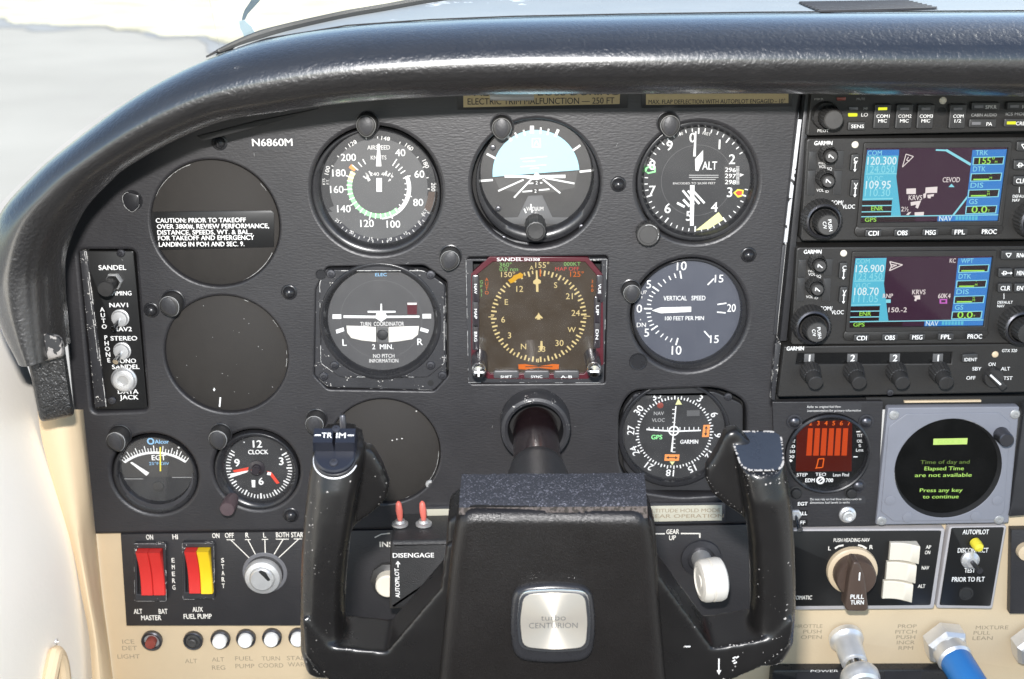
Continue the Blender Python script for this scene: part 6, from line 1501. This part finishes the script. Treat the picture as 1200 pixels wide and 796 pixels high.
# flat blue-grey face on the right grip top
k = Y.k(889.5, 529, 176); a, b = Y.pt(889.5, 529, 176); mb = MB(); vs = []
for (x, z) in rrect(-24 * k, -11.5, 24 * k, 11.5, 5): vs.append((a + x * (1 - .012 * (z - 11)) + .02 * z, b - .5 * z + .45, 176 + z + .2))
mb.add(vs, [tuple(range(len(vs)))]); nv = (Vector(vs[5]) - Vector(vs[0])).cross(Vector(vs[12]) - Vector(vs[0]))
if nv.z < 0: mb.f = [f[::-1] for f in mb.f]; nv = -nv
vs_plate, nvp = list(vs), nv.copy()
Y.part('grip_end_plate', mb, 'yoke_top', right_)
# paint chips, real flakes on the leading edges
# hub: cast block behind, leather pad in front
mb = MB()
mb.prism(poly3([(524, 612), (556, 590), (748, 590), (768, 612), (784, 850), (512, 850)], 192), 158, 192, 0, back=True)
remeshed('hub_casting', mb, 'yoke', 1.8, 5)
pad = poly3([(537, 597), (760, 599), (768, 640), (785, 850), (509, 850), (528, 650)], 204)
Y.part('leather_pad', MB().prism(round_poly(pad, 9, 6), 185, 206, 6.5, seg=6), 'leather', smooth=60)
# hook and loop strip lying along the hub top
topf, topb = [Y.pt(x, 594, 200) for x in (540, 757)]
ft = Y.pt(648, 597.5, 204)[1] - .2
vst = MB()
bx0, bx1 = Y.pt(541, 565, 165)[0], Y.pt(755, 565, 165)[0]; fx0, fx1 = Y.pt(538, 598, 200)[0], Y.pt(758, 598, 200)[0]
random.seed(12)
nx, nz = 60, 10
for j in range(nz + 1):
    f = j / nz
    for i in range(nx + 1):
        e = i / nx; x = (bx0 + (bx1 - bx0) * e) * (1 - f) + (fx0 + (fx1 - fx0) * e) * f
        vst.v.append((x, ft + 1.0 + 1.0 * (1 - f) + random.uniform(-.25, .25) - (1.6 * (f > .95)), 164 + 37 * f + random.uniform(-.4, .4) * (j in (0, nz))))
for j in range(nz):
    for i in range(nx): vst.f.append((j * (nx + 1) + i, (j + 1) * (nx + 1) + i, (j + 1) * (nx + 1) + i + 1, j * (nx + 1) + i + 1))
strip = Y.part('fabric_strip', vst, 'velcro', smooth=80)
# frayed backing edge showing along the front of the strip
fr = MB(); N = 70
for i in range(N + 1):
    e = i / N; x = fx0 + (fx1 - fx0) * e; d_ = 1.0 + .9 * math.sin(e * 9) + random.uniform(-.3, .3)
    if e > .86: d_ += 2.2 * (e - .86) / .14
    fr.v += [(x, ft + .4, 201.3), (x, ft - 1.2 - max(.2, d_), 203.6)]
for i in range(N): fr.f.append((2 * i, 2 * i + 1, 2 * i + 3, 2 * i + 2))
Y.part('frayed_edge', fr, 'fringe', strip, smooth=80)
# badge
bz = 206.; 
q = poly3([(601, 690), (648, 685), (694, 690), (699, 735), (694, 776), (648, 780), (602, 776), (597, 735)], bz + 4)
Y.part('badge_surround', MB().prism(round_poly(q, 8, 6), bz - 1, bz + 4, 3, seg=5), 'bezel_gloss', smooth=60)
V6 = (510, 550, 3.237); Y.view(*V6)
def bp(l, z): return [Y.pt(x, y, z) for x, y in l]
ring = bp([(322, 462), (450, 454), (580, 460), (592, 580), (584, 688), (450, 698), (318, 686), (308, 575)], bz + 5)
badge = Y.part('badge_rim', MB().prism(round_poly(ring, 5.5, 6), bz + 3, bz + 5, .7), 'chrome', smooth=40)
inn = bp([(332, 472), (450, 464), (570, 470), (582, 580), (574, 680), (450, 689), (328, 678), (318, 575)], bz + 5.2)
Y.part('badge_groove', MB().prism(round_poly(inn, 5), bz + 4, bz + 5.15, .1), 'steel_dark', badge)
inn2 = bp([(336, 476), (450, 468), (567, 474), (578, 580), (570, 676), (450, 685), (332, 674), (322, 575)], bz + 5.3)
# spun-metal face with radial sheen
m = mat('spun_metal', (.80, .74, .64), .46, metal=.75)
n = m.node_tree.nodes; l = m.node_tree.links; pb = n['Principled BSDF']
pb.inputs['Anisotropic'].default_value = .8; pb.inputs['Anisotropic Rotation'].default_value = .25
tg = n.new('ShaderNodeTangent'); tg.direction_type = 'RADIAL'; tg.axis = 'Z'; l.new(tg.outputs[0], pb.inputs['Tangent'])
cx_, cy_ = Y.pt(448, 578, bz + 5.3)
fm = MB().prism(round_poly([(x - cx_, y - cy_) for x, y in inn2], 4.6), bz + 4.2, bz + 5.35, .1)
fo_ = Y.part('badge_face', fm, 'spun_metal', badge, smooth=0); fo_.location = (cx_ / 1000, cy_ / 1000, 0)
Y.text('turbo', 448, 563, 22, 'dial_grey', bz + 5.55, w=94, bold=-.012); Y.text('CENTURION', 448, 593, 20, 'dial_grey', bz + 5.55, w=184, bold=-.012)
# right arm stencil and arrow
Y.view(740, 560, 3.371)
L_ = Y.L('print'); a = Y.pt(346, 716, 196); b = Y.pt(346, 762, 196); L_.line(a, b, .7, 195.6); e = Y.pt(346, 780, 196); L_.poly([e, (b[0] - 1.2, b[1]), (b[0] + 1.2, b[1])], 195.6)
for x, y in ((400, 714), (412, 712), (404, 734), (398, 726)): p_ = Y.pt(x, y, 195.6); L_.line(p_, (p_[0] + 1.5, p_[1] + .9), .8, 195.6)
p_ = Y.pt(214, 667, 195.6); Y.L('white', 'chips').line(p_, (p_[0] + 2.4, p_[1]), .7, 195.6)
# paint flakes along the outer rims of both grips
random.seed(21)
Y.done()
# ---- paint chips, flakes lying on the castings
from mathutils.bvhtree import BVHTree
def flakes(ob, spots, seed):
    rnd = random.Random(seed); me = ob.data
    bvh = BVHTree.FromPolygons([v.co.copy() for v in me.vertices], [tuple(p.vertices) for p in me.polygons])
    eye = Vector((-Y.u, -Y.v, DN)) / 1000; mb = MB()
    for px, py, r in spots:
        q = Vector((*P(px, py, 100), 100)); q = Vector((q.x - Y.u, q.y - Y.v, 100)) / 1000
        loc, nrm, idx, dist = bvh.ray_cast(eye, (q - eye).normalized())
        if loc is None: continue
        e1 = nrm.orthogonal().normalized(); e2 = nrm.cross(e1); loc = loc * 1000; k = rnd.randint(5, 8); ph = rnd.uniform(0, 6); el = rnd.uniform(.5, 1)
        vs = []
        for i in range(k):
            a = ph + 2 * math.pi * i / k; rr = r * .72 * rnd.uniform(.35, 1.2)
            p0 = loc + e1 * rr * math.cos(a) + e2 * rr * el * math.sin(a)
            hit = bvh.find_nearest(p0 / 1000); pp = hit[0] * 1000 + hit[1] * .07; vs.append(tuple(pp))
        n0 = len(mb.v); mb.v += vs + [tuple(loc + nrm * .1)]
        for i in range(k): mb.f.append((n0 + i, n0 + (i + 1) % k, n0 + k))
    o = link(bpy.data.objects.new('paint_chips', mb.mesh('paint_chips', 0))); o.data.materials.append(M['paint_chip']); o.parent = ob; o['kind'] = 'stuff'
def zs_(v, l): return [(v[0] + x / v[2], v[1] + y / v[2], r) for x, y, r in l]
lc = zs_((340, 480, 5.686), [(115, 540, .8), (247, 550, .8), (140, 622, .6), (95, 690, 1), (105, 712, .7), (130, 770, .9), (150, 768, .6), (190, 480, .5), (400, 478, .9), (568, 445, .5), (625, 402, .7), (640, 490, .9), (170, 660, .3), (205, 690, .3), (120, 590, .3), (600, 360, .4), (560, 330, .4)])
lc += zs_((340, 460, 2.368), [(58, 370, .6), (52, 388, .7), (48, 410, .6), (62, 438, .7), (42, 446, .5), (70, 480, .5), (38, 478, .4), (31, 525, .5), (40, 562, .4), (29, 578, .4), (157, 713, 1.0), (165, 618, .6), (34, 708, 1.2), (38, 738, 1.5), (46, 748, 1.3), (95, 775, 1.0), (110, 640, .3), (250, 290, .5), (260, 275, .5), (100, 660, .25), (90, 560, .25), (80, 500, .3)])
rnd = random.Random(3)
lc += [(rnd.uniform(354, 372), rnd.uniform(575, 780), rnd.uniform(.15, .4)) for _ in range(22)] + [(rnd.uniform(372, 410), rnd.uniform(580, 790), rnd.uniform(.1, .25)) for _ in range(16)]
lc += [(355 + 22 * f + rnd.uniform(-1, 1), 762 + 34 * f + rnd.uniform(-2, 2), rnd.uniform(.3, .9)) for f in [i / 14 for i in range(15)]]
rc = zs_((820, 480, 5.683), [(330, 410, .9), (325, 440, .7), (425, 425, .7), (425, 450, .6), (440, 500, .7), (470, 492, .9), (530, 462, .8), (530, 490, 1), (570, 485, .8), (480, 425, .5), (510, 470, .4), (110, 555, .9), (32, 450, .9), (40, 480, .8), (85, 372, .5), (100, 372, .5), (325, 650, .5), (600, 640, .5), (240, 385, .6), (200, 640, .6), (230, 110, .8)])
rc += zs_((740, 560, 3.371), [(505, 362, .8), (500, 420, .6), (503, 470, .9), (620, 336, 1), (626, 347, .7), (615, 500, .7), (612, 522, 1), (606, 556, 1.1), (390, 660, 1), (405, 662, 1), (515, 625, .6), (545, 752, 1.6), (575, 737, 1.6), (590, 722, 1), (480, 775, 1.3), (500, 770, 1.2), (210, 667, .9), (120, 400, .4), (250, 590, .5), (200, 500, .4), (410, 745, .9), (400, 760, .7), (365, 795, 1), (440, 690, .4), (520, 690, .5), (560, 700, .4)])
rc += [(rnd.uniform(868, 920), 552 + abs(rnd.gauss(0, 7)), rnd.uniform(.15, .45)) for _ in range(34)] + [(rnd.uniform(884, 928), rnd.uniform(570, 770), rnd.uniform(.1, .28)) for _ in range(14)]
rc += [(836 + 74 * f, 760 - 12 * f + rnd.uniform(-1, 1.5), rnd.uniform(.2, .7)) for f in [i / 16 for i in range(17)]] + [(850 + 75 * f, 797 - 42 * f ** 1.6 + rnd.uniform(-2, 1), rnd.uniform(.4, 1)) for f in [i / 16 for i in range(17)]]
rc += [(829 + 40 * f ** 1.3, 560 + 40 * f, rnd.uniform(.2, .5)) for f in [i / 12 for i in range(13)]]
flakes(left_, lc, 1); flakes(right_, rc, 2)
# bare rim round the plate on the right grip
mb = MB(); plv = [Vector(v) for v in vs_plate]; nv_ = nvp.normalized()
for i in range(len(plv)):
    p, q = plv[i], plv[(i + 1) % len(plv)]; k = max(1, int((q - p).length / .8)); cen = sum(plv, Vector()) / len(plv)
    for j in range(k):
        if rnd.random() < .4: continue
        a_, b_ = p.lerp(q, j / k), p.lerp(q, (j + 1) / k); o1, o2 = (a_ - cen).normalized(), (b_ - cen).normalized(); w1, w2 = rnd.uniform(.05, .9), rnd.uniform(.05, .9)
        mb.add([a_ - o1 * w1 + nv_ * .1, b_ - o2 * w2 + nv_ * .1, b_ + o2 * .5 + nv_ * .05, a_ + o1 * .5 + nv_ * .05], [(0, 1, 2, 3)])
o = Y.part('bare_rim', mb, 'paint_chip', right_, smooth=0); o['kind'] = 'stuff'
# ---- trim switch on the left grip
Y.view(340, 480, 5.686)
ax = Vector((.02, .82, .57)).normalized()          # the switch sits on a head tilted to the pilot
a = Vector((*Y.pt(300, 318, 182), 182))
def head(prof, off=0, n=36, sy=1.0): return MB().lathe(prof, n=n, axis=ax, org=tuple(a + ax * off))
sw = Y.part('trim_switch_head', head([(10.4, -9), (10.8, -2), (10.6, 0), (9.8, .6)]), 'case', left_, smooth=30)
Y.part('chipped_rim', head([(10.9, -3.2), (11.2, -2.8), (11.2, -2.2), (10.8, -1.9)]), 'bare_edge', left_)
Y.part('switch_plate', head([(10.2, .2), (10.2, 2.2), (9.4, 3), (0, 3)]), 'switch_blue', left_, smooth=30)
e1 = Vector((1, 0, 0)); e1 = (e1 - ax * e1.dot(ax)).normalized(); e2 = ax.cross(e1)     # e2 points down towards the pilot or up
if e2.y < 0: e2 = -e2
def P3(x, y, h): return a + e1 * x + e2 * y + ax * h
def slab(x0, x1, y0, y1, h0, h1, taper=.6):
    m = MB(); m.v = [tuple(P3(x, y, h0)) for x, y in ((x0, y0), (x1, y0), (x1, y1), (x0, y1))] + [tuple(P3(x, y, h1)) for x, y in ((x0 + taper, y0 + taper), (x1 - taper, y0 + taper), (x1 - taper, y1 - taper), (x0 + taper, y1 - taper))]
    m.f = [(0, 1, 5, 4), (1, 2, 6, 5), (2, 3, 7, 6), (3, 0, 4, 7), (4, 5, 6, 7), (3, 2, 1, 0)]
    vsum = sum((Vector(v) for v in m.v), Vector()) / 8
    out = []
    for f in m.f:
        p = [Vector(m.v[i]) for i in f]; nn = (p[1] - p[0]).cross(p[2] - p[0]); cen = sum(p, Vector()) / 4
        out.append(f if nn.dot(cen - vsum) > 0 else f[::-1])
    m.f = out; return m
for x0, x1 in ((-10.8, -.15), (.15, 10.8)):
    Y.part('trim_rocker', slab(x0, x1, 1.5, 11, 2.8, 10), 'switch_blue', left_, smooth=0)
for st_, x, w_ in (('TR', -3.6, 5.0), ('IM', 3.3, 4.6)):
    tm = MB().text(st_, 0, 0, 3.0, 0, w_, 0, .0); m = MB(); m.v = [tuple(P3(x + v[0], 6.2 + v[1], 10.2)) for v in tm.v]; m.f = tm.f
    Y.part('lettering', m, 'white', left_, smooth=0)
for s_ in (-1, 1):
    m = MB(); m.v = [tuple(P3(x, y, 10.2)) for x, y in ((s_ * 6.6, 5.9), (s_ * 9.6, 5.9), (s_ * 9.6, 6.6), (s_ * 6.6, 6.6))]; m.f = [(0, 1, 2, 3)]; Y.part('lettering', m, 'white', left_, smooth=0)
for x, y, h in ((0, -5.2, 3.0), (.6, 10.0, 9.9)):
    Y.part('screw', MB().lathe([(2.2, 0), (2.0, .7), (.8, .9), (.7, .5), (0, .5)], n=18, axis=ax, org=tuple(P3(x, y, h))), 'steel_dark', left_)
Y.part('talk_button', MB().lathe([(1.7, -3), (1.7, 5.4), (1.4, 6), (0, 6)], n=20, axis=(0, 1, 0), org=tuple(Vector((*Y.pt(352, 110, 165), 165)))), 'steel_dark', left_)
Y.done()
